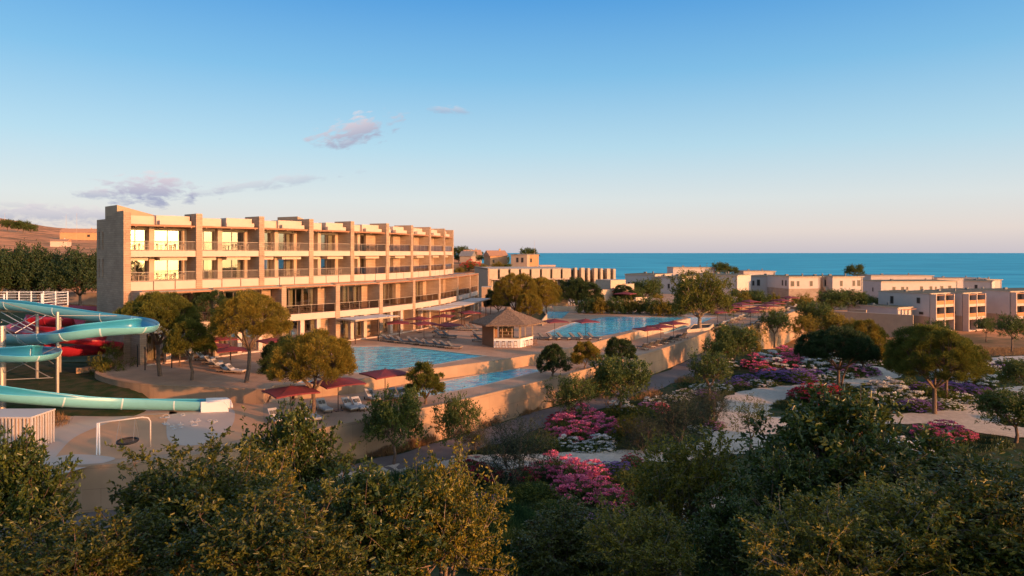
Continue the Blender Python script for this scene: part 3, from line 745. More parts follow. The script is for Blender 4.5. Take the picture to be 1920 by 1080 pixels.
def broadleaf(name, w, h, H, seed, leafm='leaf_mid', label='', ncl=70, tw=7, nl=11, ln=.13, wd=.06, six=False, twl=.55, barkm='bark', cat='tree', low=-.8, trunk=.35, holes=.0, r0=None, limbs=5):
    rs = np.random.RandomState(seed); t = thing(name, (0, 0, 0), label, cat)
    C = []; zc = H - h / 2; ph = rs.rand(6) * 6
    while len(C) < ncl:
        u = rs.normal(size=3); u /= np.linalg.norm(u)
        if u[2] < low: continue
        az = math.atan2(u[1], u[0])
        lob = 1 + .22 * math.sin(az * 3 + ph[0]) * (1 - abs(u[2])) + .16 * math.sin(az * 5 + ph[1] + u[2] * 3) + .14 * math.sin(u[2] * 5 + ph[2])
        if holes and math.sin(az * 4 + ph[3]) * math.sin(u[2] * 6 + ph[4]) > 1 - holes: continue
        r = (.62 + .38 * rs.rand()) if rs.rand() < .72 else rs.rand() * .6
        C.append((u[0] * w / 2 * r * lob, u[1] * w / 2 * r * lob, zc + u[2] * h / 2 * r * lob))
    C = np.array(C); ctr = np.array([0, 0, zc - h * .35])
    n = ncl * tw; ci = np.repeat(np.arange(ncl), tw)
    td = unit(unit(C[ci] - ctr) * .7 + rs.normal(size=(n, 3)) * .75 + np.array([0, 0, .25]))
    tl = twl * (.5 + .8 * rs.rand(n)) * np.where(rs.rand(n) < .13, 1.9, 1); tp = C[ci] + rs.normal(size=(n, 3)) * twl * .35
    k = np.repeat(np.arange(n), nl); f = np.tile(np.linspace(.05, 1, nl), n)
    P = tp[k] + td[k] * (tl[k] * f)[:, None] + rs.normal(size=(n * nl, 3)) * .02 - np.array([0, 0, .12]) * (f ** 2 * tl[k])[:, None]
    d = td[k] * .55 + unit(rs.normal(size=(n * nl, 3))) * .9
    fol = leaves(P, d, ln, wd, rs, six)
    tm = branchy(C[::2] if ncl > 40 and not six else C, (0, 0), max(.25, (H - h) * .9 + h * trunk * .2), r0 or (.03 + H * .018), rs, limbs, bend=.6)
    if six: # visible leafy twigs on the near trees
        for i in range(0, n, 3): tm.tube([tuple(C[ci[i]]), tuple(tp[i] + td[i] * tl[i] * .9)], [.012, .005], 3, False)
    tree_parts(t, fol, tm, leafm, barkm, w, h, H); return t
def tufts(n, rx, ry, h, seed, wd=.02, lean=.35, hv=.5):
    rs = np.random.RandomState(seed); a = rs.rand(n) * 6.283; r = rs.rand(n) ** .5
    P = np.stack([np.cos(a) * r * rx, np.sin(a) * r * ry, np.zeros(n)], 1)
    d = np.stack([rs.normal(size=n) * lean, rs.normal(size=n) * lean, np.ones(n)], 1)
    V, Fq = leaves(P, d, h, wd, rs); return P, V, Fq
def flowerbush(name, w, h, bloomm, seed, label, nb=60, bs=.11, leafm='leaf_mid', flat=True, cat='flower bush'):
    """low mound of leaves topped with round flower heads"""
    rs = np.random.RandomState(seed); t = thing(name, (0, 0, 0), label, cat)
    n = int(1500 * (w / 2) ** 1.2); u = unit(rs.normal(size=(n, 3))); u[:, 2] = np.abs(u[:, 2]); r = .55 + .54 * rs.rand(n, 1)
    P = u * r * np.array([w / 2, w / 2, h]); P[:, 2] *= .95
    fol = leaves(P, u + rs.normal(size=(n, 3)) * .5, .13, .06, rs); link('foliage', npmesh('foliage', fol[0], fol[1], leafm), t)
    u = unit(rs.normal(size=(nb, 3))); u[:, 2] = np.abs(u[:, 2]) * .95 + .15
    lob = 1 + .15 * np.sin(u[:, :1] * 7 + seed)
    C = u * np.array([w / 2, w / 2, h]) * lob * (1 + .07 * rs.rand(nb, 1))
    per = 22; idx = np.repeat(np.arange(nb), per); off = unit(rs.normal(size=(nb * per, 3))); off[:, 2] = np.abs(off[:, 2]) * .3
    bsz = bs * (.6 + .8 * rs.rand(nb)); off *= np.sqrt(rs.rand(nb * per, 1)); P = C[idx] + off * bsz[idx, None] * .62
    fb = leaves(P, off + np.array([0, 0, .35]), bs * .42, bs * .36, rs); link('blossoms', npmesh('blossoms', fb[0], fb[1], bloomm), t)
    return t
# ================================================================ PROPS
def make_umbrella(name, fab, label, w=3.0, h=2.45):
    t = thing(name, (0, 0, 0), label, 'parasol')
    m = MB(); m.box(-.28, .28, -.28, .28, 0, .05); part('base', m, 'dark_metal', t)
    m = MB(); m.cyl(0, 0, .05, h + .12, .032, 8); part('pole', m, 'dark_metal', t)
    m = MB(); a = w / 2; zr = h - .38; P = [(0, 0, h)]
    ring_ = []
    for i in range(4):
        c0 = Vector([(-a, -a), (a, -a), (a, a), (-a, a)][i]); c1 = Vector([(-a, -a), (a, -a), (a, a), (-a, a)][(i + 1) % 4])
        for k in range(4):
            q = c0.lerp(c1, k / 4); s = [0, .05, .07, .05][k]; ring_.append((q.x, q.y, zr + s))
    vs = [(0, 0, h)] + [(q[0] * .5, q[1] * .5, (h + q[2]) / 2 - .03) for q in ring_] + ring_ + [(q[0], q[1], q[2] - .10) for q in ring_]
    n = 16; fs = []
    for k in range(n):
        j = (k + 1) % n; fs += [(0, 1 + k, 1 + j), (1 + k, 17 + k, 17 + j, 1 + j), (17 + k, 33 + k, 33 + j, 17 + j)]
    m.add(vs, fs); part('canopy', m, fab, t)
    m = MB()
    for (sx, sy) in ((-1, -1), (1, -1), (1, 1), (-1, 1)): m.bar((0, 0, h - .04), (sx * a, sy * a, zr - .02), .025)
    part('ribs', m, 'dark_metal', t); return t
def make_lounger(name, fab, label, pillow=False, back=38):
    t = thing(name, (0, 0, 0), label, 'sun lounger')
    m = MB(); m.box(-.34, .34, -1.0, 1.0, .20, .27)
    part('frame', m, 'light_wood', t)
    m = MB()
    for x in (-.28, .28):
        for y in (-.85, .85): m.box(x - .035, x + .035, y - .035, y + .035, 0, .20)
    part('legs', m, 'dark_wood', t)
    # mattress: foot end at -y, back raised at +y
    b = R(back); y0 = .15; L2 = .85
    m = MB(); m.box(-.32, .32, -1.0, y0, .275, .36); part('mattress', m, fab, t)
    m = MB(); P = []
    for (d, o) in ((0, 0), (L2, 0), (L2, .09), (0, .09)):
        P.append((y0 + .005 + d * math.cos(b) - o * math.sin(b), .29 + d * math.sin(b) + o * math.cos(b)))
    m.add([(-.32, y, z) for y, z in P] + [(.32, y, z) for y, z in P], [(0, 1, 2, 3), (7, 6, 5, 4), (0, 4, 5, 1), (1, 5, 6, 2), (2, 6, 7, 3), (3, 7, 4, 0)]); bk = part('backrest', m, fab, t)
    m = MB(); m.bar((0, y0 + .5, .27), (0, y0 + .55, .60), .04); part('back_prop', m, 'dark_wood', t)
    if pillow:
        for dx in (-.14, .14):
            m = MB(); c = Vector((dx, y0 + .42 * math.cos(b) - .10 * math.sin(b), .29 + .42 * math.sin(b) + .115 * math.cos(b)))
            m.bar(c - Vector((0, .13, .1)), c + Vector((0, .13, .1)), .22, .05); part('cushion', m, 'dark_wood' if 0 else 'fabric_grey', t)
    return t
def make_chair(name, m_, label):
    t = thing(name, (0, 0, 0), label, 'chair')
    part('seat', MB().box(-.25, .25, -.25, .25, .42, .47), m_, t)
    m = MB(); m.box(-.25, .25, .23, .27, .60, .86); m.bar((-.24, .25, .45), (-.24, .27, .86), .04); m.bar((.24, .25, .45), (.24, .27, .86), .04); part('backrest', m, m_, t)
    m = MB(); m.bar((-.27, -.24, .66), (-.27, .25, .66), .04); m.bar((.27, -.24, .66), (.27, .25, .66), .04); part('armrests', m, m_, t)
    for x in (-.24, .24):
        for y in (-.23, .23): part('leg', MB().bar((x, y, 0), (x, y, .66 if y < 0 else .5), .04), m_, t)
    return t
def make_table(name, m_, label):
    t = thing(name, (0, 0, 0), label, 'table')
    part('tabletop', MB().cyl(0, 0, .70, .74, .42, 18), m_, t)
    m = MB(); m.cyl(0, 0, .03, .70, .04, 8); m.cyl(0, 0, 0, .03, .24, 14); part('pedestal', m, m_, t); return t
def make_stool(name, label):
    t = thing(name, (0, 0, 0), label, 'bar stool')
    m = MB(); m.cyl(0, 0, .74, .78, .19, 12); part('seat', m, 'dark_wood', t)
    for sx in (-1, 1):
        for sy in (-1, 1): part('leg', MB().bar((sx * .2, sy * .2, 0), (sx * .13, sy * .13, .74), .035), 'wood', t)
    m = MB(); m.bar((-.18, -.18, .3), (.18, -.18, .3), .025); m.bar((-.18, .18, .3), (.18, .18, .3), .025); part('footrest', m, 'wood', t); return t

UMB = make_umbrella('parasol', 'fabric_red', ''); LNG = make_lounger('sun_lounger', 'fabric_white', '', True); LNG2 = make_lounger('dark_sun_lounger', 'fabric_grey', '', False)
def umb(px, py, z, lab, rz=.5, sc=1, grp='red square parasols'):
    x, y = at(px, py, z); return place(UMB, (x, y, z), rz, sc, lab, grp)
# nearest row on the lower terrace; direction of the row follows the wall
d0 = Vector((.70, .71)); 
row = [(552, 787, 'leftmost'), (634, 763, 'middle'), (724, 748, 'right')]
names = ['left of the stone pine on the lower terrace', 'right of the stone pine trunk on the lower terrace', 'by the left end of the shallow pool']
for k, (px, py, w) in enumerate([(545, 790, 0), (634, 770, 0), (722, 750, 0)]):
    x, y = at(px, py, T1)
    place(UMB, (x, y, T1), R(38), 1.12, 'large maroon parasol ' + names[k], 'maroon parasols on the lower terrace')
    for j, (du, w2) in enumerate([(-1.2, 'left hand'), (.75, 'inner'), (1.5, 'right hand')]):
        q = Vector((x, y)) + Vector((1, .25)) * du + Vector((.1, .1))
        place(LNG, (q.x, q.y, T1), R(38), 1.05, f'pale lounger, {w2} of three under the maroon parasol ' + ['nearest the playground', 'right of the stone pine', 'by the shallow pool'][k], 'pale loungers on the lower terrace')
# loungers left, under the pines
for k, (px, py) in enumerate([(383, 676), (398, 683), (412, 690), (426, 698), (440, 700)]):
    x, y = at(px, py, 0); place(LNG, (x, y, 0), R(78), 1.05, f'pale sun lounger by the left pines, {ORD[k]} from the back of its row of five', 'row of five loungers under the pines')
for k, (px, py, lab) in enumerate([(402, 684, 'bright red parasol over the loungers, nearest the leaning pine trunk'), (433, 692, 'dark red parasol right of the leaning pine, over the row of loungers'), (416, 668, 'dark red parasol behind the row of loungers under the pines'), (508, 672, 'red parasol partly hidden between two pines by the glass doors')]):
    umb(px, py, 0, lab, .3 + k * .2, .95)
# main pool far side: three groups of three dark-backed loungers
for g, (px, py) in enumerate([(727, 640), (775, 645), (822, 650)]):
    for k in range(3):
        x, y = at(px + k * 14, py + k * 2, 0); place(LNG2, (x, y, 0), R(72), 1.05, f'grey lounger beyond the main pool, {ORD[k]} in the {["left", "middle", "right"][g]} group of three', 'grey loungers along the main pool')
for k, (px, py, lab) in enumerate([(746, 633, 'maroon parasol behind the left loungers of the main pool'), (795, 635, 'maroon parasol behind the middle loungers of the main pool'), (840, 638, 'maroon parasol behind the right loungers, left of the bar'),
                              (786, 624, 'maroon parasol near the glass doors, beyond the middle loungers'), (832, 618, 'bright red tilted parasol above the stacked day beds'), (836, 606, 'flat dark red parasol against the far glass doors'), (880, 610, 'dark red parasol left of the thatched roof')]):
    umb(px, py, 0, lab, .2 + k * .3, 1.0)
for k, (px, py) in enumerate([(826, 632), (842, 634), (824, 624), (840, 617), (850, 616)]):
    x, y = at(px, py, 0); place(LNG2, (x, y, 0), R(80), 1.1, f'grey lounger in the cluster left of the bar, {ORD[k]} from the pool side', 'grey loungers in the cluster')
for k, (px, py) in enumerate([(872, 620), (884, 620), (896, 620), (897, 632), (900, 640)]):
    x, y = at(px, py, 0); place(LNG2, (x, y, 0), R(75), 1.1, f'grey lounger just left of the thatched bar, {ORD[k]} from the left', 'grey loungers beside the bar')
# far pool: two parasols with three loungers each
for g, (px, py) in enumerate([(1039, 632), (1097, 632)]):
    umb(px + 1, py - 2, 0, ['red parasol right of the bar, by the far pool edge', 'red parasol in front of the far pool, second from the bar'][g], .4, 1.0)
    for k in range(3):
        x, y = at(px - 19 + k * 16 + (3 if k == 2 else 0), py + 5, 0); place(LNG2, (x, y, 0), R(55), 1.05, f'dark lounger by the far pool, {ORD[k]} under the {["parasol nearest the bar", "second parasol from the bar"][g]}', 'dark loungers by the far pool')
# lower terrace beyond the pine: three parasols, row of loungers
for k, (px, py) in enumerate([(1214, 646), (1239, 640), (1263, 633)]):
    umb(px, py, T1, f'red parasol beside the infinity edge, {["nearest", "middle", "farthest"][k]} of three', .45, 1.05, 'three parasols by the infinity edge')
for k in range(7):
    px, py = 1205 + k * 12.5, 655 - k * 3.6; x, y = at(px, py, T1); place(LNG2, (x, y, T1), R(200), 1.05, f'grey lounger beside the tan retaining wall, {ORD[k]} from the near end', 'loungers beside the retaining wall')
# far deck: ten parasols in two rows
for k in range(5):
    px, py = 1345 + k * 15, 610 - k * 6.0; umb(px, py, T1, f'red parasol in the left row of the far deck, {ORD[k]} from near', .5, 1.15, 'left row on the far lounge deck')
    for s in (0, 1):
        x, y = at(px + 8 + s * 6, py + 1.5 - s * 2, T1); place(LNG, (x, y, T1), R(200), 1.1, f'white lounger in the left row of the far deck, {["near", "far"][s]} one under its {ORD[k]} parasol', 'white loungers on the far deck')
for k in range(6):
    px, py = 1407 + k * 14.5, 609 - k * 6.4; umb(px, py, T1, f'red parasol in the right row of the far deck, {ORD[k]} from near', .5, 1.15, 'right row on the far lounge deck')
    x, y = at(px + 9, py + .5, T1); place(LNG, (x, y, T1), R(200), 1.1, f'white lounger near the far deck wall, {ORD[k]} from the near end', 'white loungers by the far wall')
# ---- restaurant terrace beyond the far pool
CH = make_chair('armchair', 'light_wood', ''); TB = make_table('round_table', 'light_wood', ''); CW = make_chair('dining_chair', 'white_metal', ''); TW = make_table('dining_table', 'white_metal', '')
rr = random.Random(11)
for k, (px, py) in enumerate([(1072, 561), (1094, 560), (1116, 562), (1136, 560), (1158, 562)]):
    x, y = at(px, py + 8, .4); y = min(y, 160); x = (px - 960) / F * y
    place(TW, (x, y, .0), 0, 1.2, f'white dining table on the far restaurant terrace, {ORD[k]} from the left', 'far restaurant tables')
    for j, (dx, dy, a) in enumerate(((-.8, 0, 90), (.8, 0, -90))): place(CW, (x + dx, y + dy, 0), R(a), 1.1, f'white dining chair {["left", "right"][j]} of the {ORD[k]} far restaurant table', 'far restaurant chairs')
for k, (px, Y, sc) in enumerate([(1012, 150, 1.3), (1130, 166, 1.6), (1120, 158, 1.5), (1150, 158, 1.5), (1085, 158, 1.3), (1172, 152, 1.3)]):
    place(UMB, ((px - 960) / F * Y, Y, .0), .2 * k, sc, f'wide dark red parasol over the far restaurant terrace, {ORD[k]} by distance from the hotel', 'restaurant parasols')
# ---- balcony furniture
k = 0
for b in range(7):
    fr = BAYS[b]
    for z0, nm in ((8.65, 'third'), (12.05, 'top')):
        for s, u in ((0, 1.5), (1, fr.L - 2.2)):
            if (b + s + (z0 > 10)) % 3 == 2 and b > 0: continue
            if s == 0 and b in (1, 3, 4): continue
            side = ['left', 'right'][s]; where = f'{nm} floor, {ORD[b]} bay from the end wall'
            c = fr.p(u, -1.1, z0); rz = math.atan2(fr.t.y, fr.t.x)
            place(TB, c, 0, .9, f'round table at the {side}, {where}', 'balcony tables')
            place(CH, fr.p(u - .75, -1.1, z0), rz + R(90), .95, f'armchair left of {side} table, {where}', 'balcony chairs')
            place(CH, fr.p(u + .75, -1.1, z0), rz - R(90), .95, f'armchair right of {side} table, {where}', 'balcony chairs')
for b in range(1, 6):
    fr = Fr(LC[b], LC[b + 1]); rz = math.atan2(fr.t.y, fr.t.x)
    for s, u in ((0, 1.4), (1, 4.0)):
        if s and b > 3: continue
        side = ['left', 'middle'][s]
        place(TB, fr.p(u, -1.3, 4.0), 0, 1, f'round table at the {side} of the first floor terrace, {ORD[b]} bay', 'first floor tables')
        place(CH, fr.p(u - .8, -1.3, 4.0), rz + R(90), 1, f'armchair left of the {side} table, first floor terrace, {ORD[b]} bay', 'first floor chairs')
        place(CH, fr.p(u + .8, -1.3, 4.0), rz - R(90), 1, f'armchair right of the {side} table, first floor terrace, {ORD[b]} bay', 'first floor chairs')
# ---- thatched pool bar
hx, hy = at(953, 650, 0); hy += 2.0; hx = (952 - 960) / F * hy
bar = thing('thatched_bar', (hx, hy, 0), 'hexagonal pool bar with thatched roof, brown back wall and white counter', 'pool bar')
HA = [R(-62 + 60 * k) for k in range(6)]
def hv(k, r, z): return Vector((hx + r * math.cos(HA[k % 6]), hy + r * math.sin(HA[k % 6]), z))
RB = 3.3
m = MB()
for k in (2, 3, 4):   # 58.. back, 118, 178->238
    a = hv(k, RB, 0); b_ = hv(k + 1, RB, 0); 
    if k == 2: continue
    f = Fr(a, b_); m.fbox(f, 0, f.L, -.2, 0, 0, 3.0)
mat('bar_brown', (.27, .14, .075), .9, .15, 1.5); mat('bar_white', (.74, .71, .68), .7, .1, 3); part('wall', m, 'bar_brown', bar)
m = MB(); f = Fr(hv(5, RB, 0), hv(6, RB, 0)); f0 = f
for f in (Fr(hv(5, RB, 0), hv(6, RB, 0)), Fr(hv(0, RB, 0), hv(1, RB, 0))): m.fbox(f, .02, f.L - .02, -.42, -.02, 0, 1.12)
part('counter', m, 'bar_white', bar)
m = MB()
for f in (Fr(hv(5, RB, 0), hv(6, RB, 0)), Fr(hv(0, RB, 0), hv(1, RB, 0))): m.fbox(f, -.05, f.L + .05, -.55, .12, 1.125, 1.19)
part('counter_top', m, 'light_wood', bar)
part('shelf_wall', MB().fbox(Fr(hv(5, RB - .5, 0), hv(6, RB - .5, 0)), .3, 2.2, -2.2, -2.0, 0, 2.9), 'dark_wood', bar)
sh = MB()
for z in (1.3, 1.75, 2.2): sh.fbox(Fr(hv(5, RB - .5, 0), hv(6, RB - .5, 0)), .35, 2.15, -1.98, -1.75, z, z + .04)
part('shelf', sh, 'light_wood', bar)
for k in (5, 0, 1, 2): part('post', MB().bar(hv(k, RB - .12, 0), hv(k, RB - .12, 3.1), .16), 'light_wood', bar)
for f, us in ((Fr(hv(5, RB, 0), hv(6, RB, 0)), (1.1, 2.3)), (Fr(hv(0, RB, 0), hv(1, RB, 0)), (1.6,))):
    for u in us: part('post', MB().bar(f.p(u, -.2, 1.2), f.p(u, -.2, 3.1), .11), 'light_wood', bar)
# thatch: layered hexagonal cone with ragged eave
m = MB(); NS = 12; lev = 14; rsn = random.Random(5)
def thp(i, j):
    fq = j / lev; r = 4.9 * (1 - fq) + .3 * fq; z = 2.85 + 1.75 * fq ** .95
    e = i / NS * 6; k = int(e); fr_ = e - k
    a = hv(k, 1, 0) - Vector((hx, hy, 0)); b_ = hv(k + 1, 1, 0) - Vector((hx, hy, 0)); d = a.lerp(b_, fr_)
    return (hx + d.x * r, hy + d.y * r, z)
NS = 72
for j in range(lev):
    lo = [thp(i, j) for i in range(NS)]; hi = [thp(i, j + 1) for i in range(NS)]
    o = len(m.v)
    for i in range(NS):
        q = lo[i]; jit = rsn.uniform(-.05, .03); k = 1 + .022 + rsn.uniform(0, .012)
        m.v.append((hx + (q[0] - hx) * k, hy + (q[1] - hy) * k, q[2] - .05 + jit))
    for i in range(NS): m.v.append(hi[i])
    m.f += [(o + i, o + (i + 1) % NS, o + NS + (i + 1) % NS, o + NS + i) for i in range(NS)]
o = len(m.v); m.v += [thp(i, 0) for i in range(NS)] + [(hx, hy, 3.15)]; m.f += [(o + (i + 1) % NS, o + i, o + NS) for i in range(NS)]
o = len(m.v); m.v += [(hx + (thp(i, 0)[0] - hx) * 1.02, hy + (thp(i, 0)[1] - hy) * 1.02, 2.78 + rsn.uniform(-.06, .03)) for i in range(NS)] + [(hx + (thp(i, 0)[0] - hx) * 1.02, hy + (thp(i, 0)[1] - hy) * 1.02, 2.95) for i in range(NS)]
m.f += [(o + i, o + (i + 1) % NS, o + NS + (i + 1) % NS, o + NS + i) for i in range(NS)]
part('roof', m, 'thatch', bar)
part('ridge_cap', MB().tube([(hx, hy, 4.5), (hx, hy, 4.85)], [.5, .28], 10), 'thatch', bar)
ST = make_stool('bar_stool', '')
fr = Fr(hv(5, RB, 0), hv(6, RB, 0))
for k, u in enumerate((.5, 1.25, 2.0, 2.75)): place(ST, fr.p(u, .45, 0), math.atan2(fr.t.y, fr.t.x), 1.1, f'wooden stool at the front bar counter, {ORD[k]} from the brown wall', 'bar stools')
fr = Fr(hv(0, RB, 0), hv(1, RB, 0))
for k, u in enumerate((.9, 1.9, 2.9)): place(ST, fr.p(u, .45, 0), math.atan2(fr.t.y, fr.t.x), 1.1, f'wooden stool at the right bar counter, {ORD[k]} from the corner', 'bar stools')
rb = random.Random(4); f = Fr(hv(5, RB - .5, 0), hv(6, RB - .5, 0))
bm_ = []
for z in (1.34, 1.79, 2.24):
    for k in range(7):
        u = .5 + k * .25; c = f.p(u, -1.87, z); key = (k + int(z * 10)) % 3
        b_ = thing('bottle', c, f'{["green", "brown", "clear"][key]} bottle on the {["lowest", "middle", "top"][[1.34, 1.79, 2.24].index(z)]} shelf inside the bar, {ORD[k]} from left', 'bottle', 'bottles behind the bar')
        mm = MB(); mm.tube([c, c + Vector((0, 0, .2)), c + Vector((0, 0, .25)), c + Vector((0, 0, .33))], [.045, .045, .018, .016], 7); part('glass_body', mm, ['leaf_mid', 'dark_wood', 'white_render'][key], b_)
# planters
pc = at(1000, 606, 0)
t = thing('planter', (pc[0], pc[1], 0), 'low tan planter wall holding the group of pines behind the thatched bar', 'planter')
PL = [at(1017, 611, 0), at(1026, 598, 0), at(1020, 590, 0), at(960, 590, 0), at(955, 603, 0)]
m = MB(); inn = [tuple(Vector(p).lerp(Vector(pc), .10)) for p in PL]; m.prism(PL, 0, .9, [inn]); part('wall', m, 'coping', t)
m = MB(); m.sheet(inn, .75); part('soil_fill', m, 'lawn', t)
pc = at(1312, 617, T1)
t = thing('planter', (pc[0], pc[1], T1), 'low stone planter at the foot of the old spreading tree', 'planter')
PL = [at(1288, 624, T1), at(1330, 620, T1), at(1338, 612, T1), at(1300, 613, T1)]
m = MB(); inn = [tuple(Vector(p).lerp(Vector(pc), .12)) for p in PL]; m.prism(PL, T1, T1 + .5, [inn]); part('wall', m, 'coping', t)
m = MB(); m.sheet(inn, T1 + .4); part('soil_fill', m, 'soil', t)
# dark iron bollard lights on the left terrace
for k, (px, py) in enumerate([(258, 688), (272, 694), (307, 683), (322, 690)]):
    x, y = at(px, py, 0); t = thing('lamp_post', (x, y, 0), f'slim dark lamp post on the curved terrace, {ORD[k]} from the left', 'lamp post', 'slim dark posts on the terrace')
    part('post', MB().bar((x, y, 0), (x, y, 2.2), .09), 'dark_metal', t); part('lamp_head', MB().box(x - .08, x + .08, y - .08, y + .08, 2.2, 2.34), 'frame', t)
# ================================================================ WATER SLIDES
def chan(name, pts, rad, label, m_, seg=7, a0=-105, a1=105, bank=None, th=.05, cat='water slide'):
    q = [];  n = len(pts)
    for i in range(n - 1):
        p0 = pts[max(i - 1, 0)]; p1 = pts[i]; p2 = pts[i + 1]; p3 = pts[min(i + 2, n - 1)]
        for j in range(seg):
            t = j / seg; q.append(.5 * (2 * p1 + (p2 - p0) * t + (2 * p0 - 5 * p1 + 4 * p2 - p3) * t * t + (3 * p1 - 3 * p2 + p3 - p0) * t ** 3))
    q.append(pts[-1]); n = len(q); root = thing(name, q[-1] * 1.0, label, cat)
    def raw_turn(i):
        a = q[min(i + 3, n - 1)] - q[i]; b = q[i] - q[max(i - 3, 0)]
        if a.length < 1e-4 or b.length < 1e-4: return 0.0
        return max(-.8, min(.8, -math.asin(max(-1, min(1, b.normalized().cross(a.normalized()).z))) * 1.3))
    def frame(i):
        d = (q[min(i + 1, n - 1)] - q[max(i - 1, 0)]).normalized(); s = d.cross(Vector((0, 0, 1))).normalized(); u = s.cross(d)
        k = float(BK[i]) if bank is None else bank
        # bank: outer wall rises
        u2 = u * math.cos(k) + s * math.sin(k) * -1; s2 = s * math.cos(k) + u * math.sin(k)
        return d, s2, u2
    NA = 17
    BK = np.array([raw_turn(i) for i in range(n)]); ker = np.ones(9) / 9
    BK = np.convolve(np.pad(BK, 8, mode='edge'), ker, 'same'); BK = np.convolve(BK, ker, 'same')[8:-8]
    def prof(i, r):
        d, s, u = frame(i); return [q[i] + s * r * math.sin(R(a0 + (a1 - a0) * k / (NA - 1))) - u * r * math.cos(R(a0 + (a1 - a0) * k / (NA - 1))) for k in range(NA)]
    mb = MB(); rows = []
    for i in range(n):
        inn = prof(i, rad - th); outp = prof(i, rad); o = len(mb.v); mb.v += [tuple(p) for p in inn + outp[::-1]]; rows.append(o)
    K = 2 * NA
    for i in range(n - 1):
        for k in range(K):
            a, b = rows[i] + k, rows[i] + (k + 1) % K; mb.f.append((a, b, b + K, a + K))
    mb.f.append(tuple(range(rows[0], rows[0] + K))); mb.f.append(tuple(range(rows[-1], rows[-1] + K))[::-1])
    ch = part('channel', mb, m_, root, True)
    if m_ == 'blue_gel':
        ob = MB(); rws = []
        for i in range(n):
            rws.append(len(ob.v)); ob.v += [tuple(p) for p in prof(i, rad + .012)]
        ob.f = [(rws[i] + k, rws[i] + k + 1, rws[i] + k + 1 + NA, rws[i] + k + NA) for i in range(n - 1) for k in range(NA - 1)]
        part('outer_shell', ob, 'mint_shell', root, True)
    # joints between the moulded lengths
    for i in range(seg, n - 2, seg):
        j = MB(); a = prof(i, rad + .035); b = prof(i, rad + .001); d = frame(i)[0] * .05
        o = 0; vs = []
        for p in a + b[::-1]: vs.append(p - d)
        for p in a + b[::-1]: vs.append(p + d)
        j.add(vs, [(k, (k + 1) % K, (k + 1) % K + K, k + K) for k in range(K)] + [tuple(range(K))[::-1], tuple(range(K, 2 * K))]); part('flange', j, m_ if m_ == 'red_gel' else 'pale_gel', root)
    for sgn in (0, NA - 1):
        rim = MB(); rim.tube([prof(i, rad - th / 2)[sgn] for i in range(n)], .035, 6); part('rim', rim, m_ if m_ == 'red_gel' else 'blue_rim', root, True)
    return root, q
mat('pale_gel', (.50, .62, .62), .3); mat('blue_rim', (.10, .45, .58), .25)
spec = [(-60, 566, 66), (20, 568, 63.5), (110, 580, 62), (200, 592, 60), (262, 599, 57.5), (281, 607, 54), (262, 609, 51.3), (190, 614, 50), (125, 622, 49.5), (88, 628, 51), (50, 631, 55), (0, 632, 59), (-90, 642, 61), (-150, 652, 56), (-60, 658, 51.5), (0, 662, 50), (66, 661, 50), (97, 657, 53), (75, 653, 57), (0, 653, 60), (-130, 672, 60), (-190, 700, 54), (-120, 716, 50), (0, 735, 50)]
P1 = [pt(*s) for s in spec]
P1 += [pt(120, 746, 52), pt(230, 751.5, 54.5), pt(330, 754, 55.6), pt(382, 755, 56)]
blue, q = chan('water_slide', P1, .66, 'long open turquoise water slide spiralling down to the playground', 'blue_gel')
# run out box
e = q[-1]; f = Frame(e, (q[-1] - q[-3]).to_2d()); m = MB(); rr_ = .7
prof_ = [(-rr_, -.62), (rr_, -.62), (rr_, -.02), (-rr_, -.02)]
m.fbox(f, 0, 1.5, -.80, -.68, -.66, .22); m.fbox(f, 0, 1.5, .68, .80, -.66, .22); m.fbox(f, 0, 1.5, -.68, .68, -.66, -.56)
nose = []
for k in range(9):
    a = R(90 - k * 11.25); nose.append((1.5 + .6 * math.cos(a), .22 - .88 * (1 - math.sin(a))))
for v0, v1 in ((-.80, -.68), (.68, .80)):
    P = [(1.5, -.66)] + nose; n = len(P); o = [f.p(u, v0, z) for u, z in P] + [f.p(u, v1, z) for u, z in P]
    m.add(o, [tuple(range(n))[::-1], tuple(range(n, 2 * n))] + [(k, (k + 1) % n, (k + 1) % n + n, k + n) for k in range(n)])
ro = part('run_out_box', m, 'white_metal', blue)
PRd = [pt(*s) for s in [(150, 596, 74), (95, 598, 74.5), (50, 600, 75), (30, 610, 72), (50, 620, 69), (110, 626, 68), (180, 632, 69), (215, 640, 72), (190, 649, 74), (130, 652, 71), (80, 650, 68), (30, 655, 69), (-30, 664, 70)]]
chan('red_water_slide', PRd, .9, 'open red water slide coiling behind the turquoise one', 'red_gel')
PRd = [pt(*s) for s in [(60, 566, 86), (120, 573, 85), (160, 576.5, 84), (204, 579, 84)]]
chan('red_straight_slide', PRd, .75, 'straight dark red slide running level behind the slides toward the brick end wall', 'red_gel', a0=-90, a1=90)
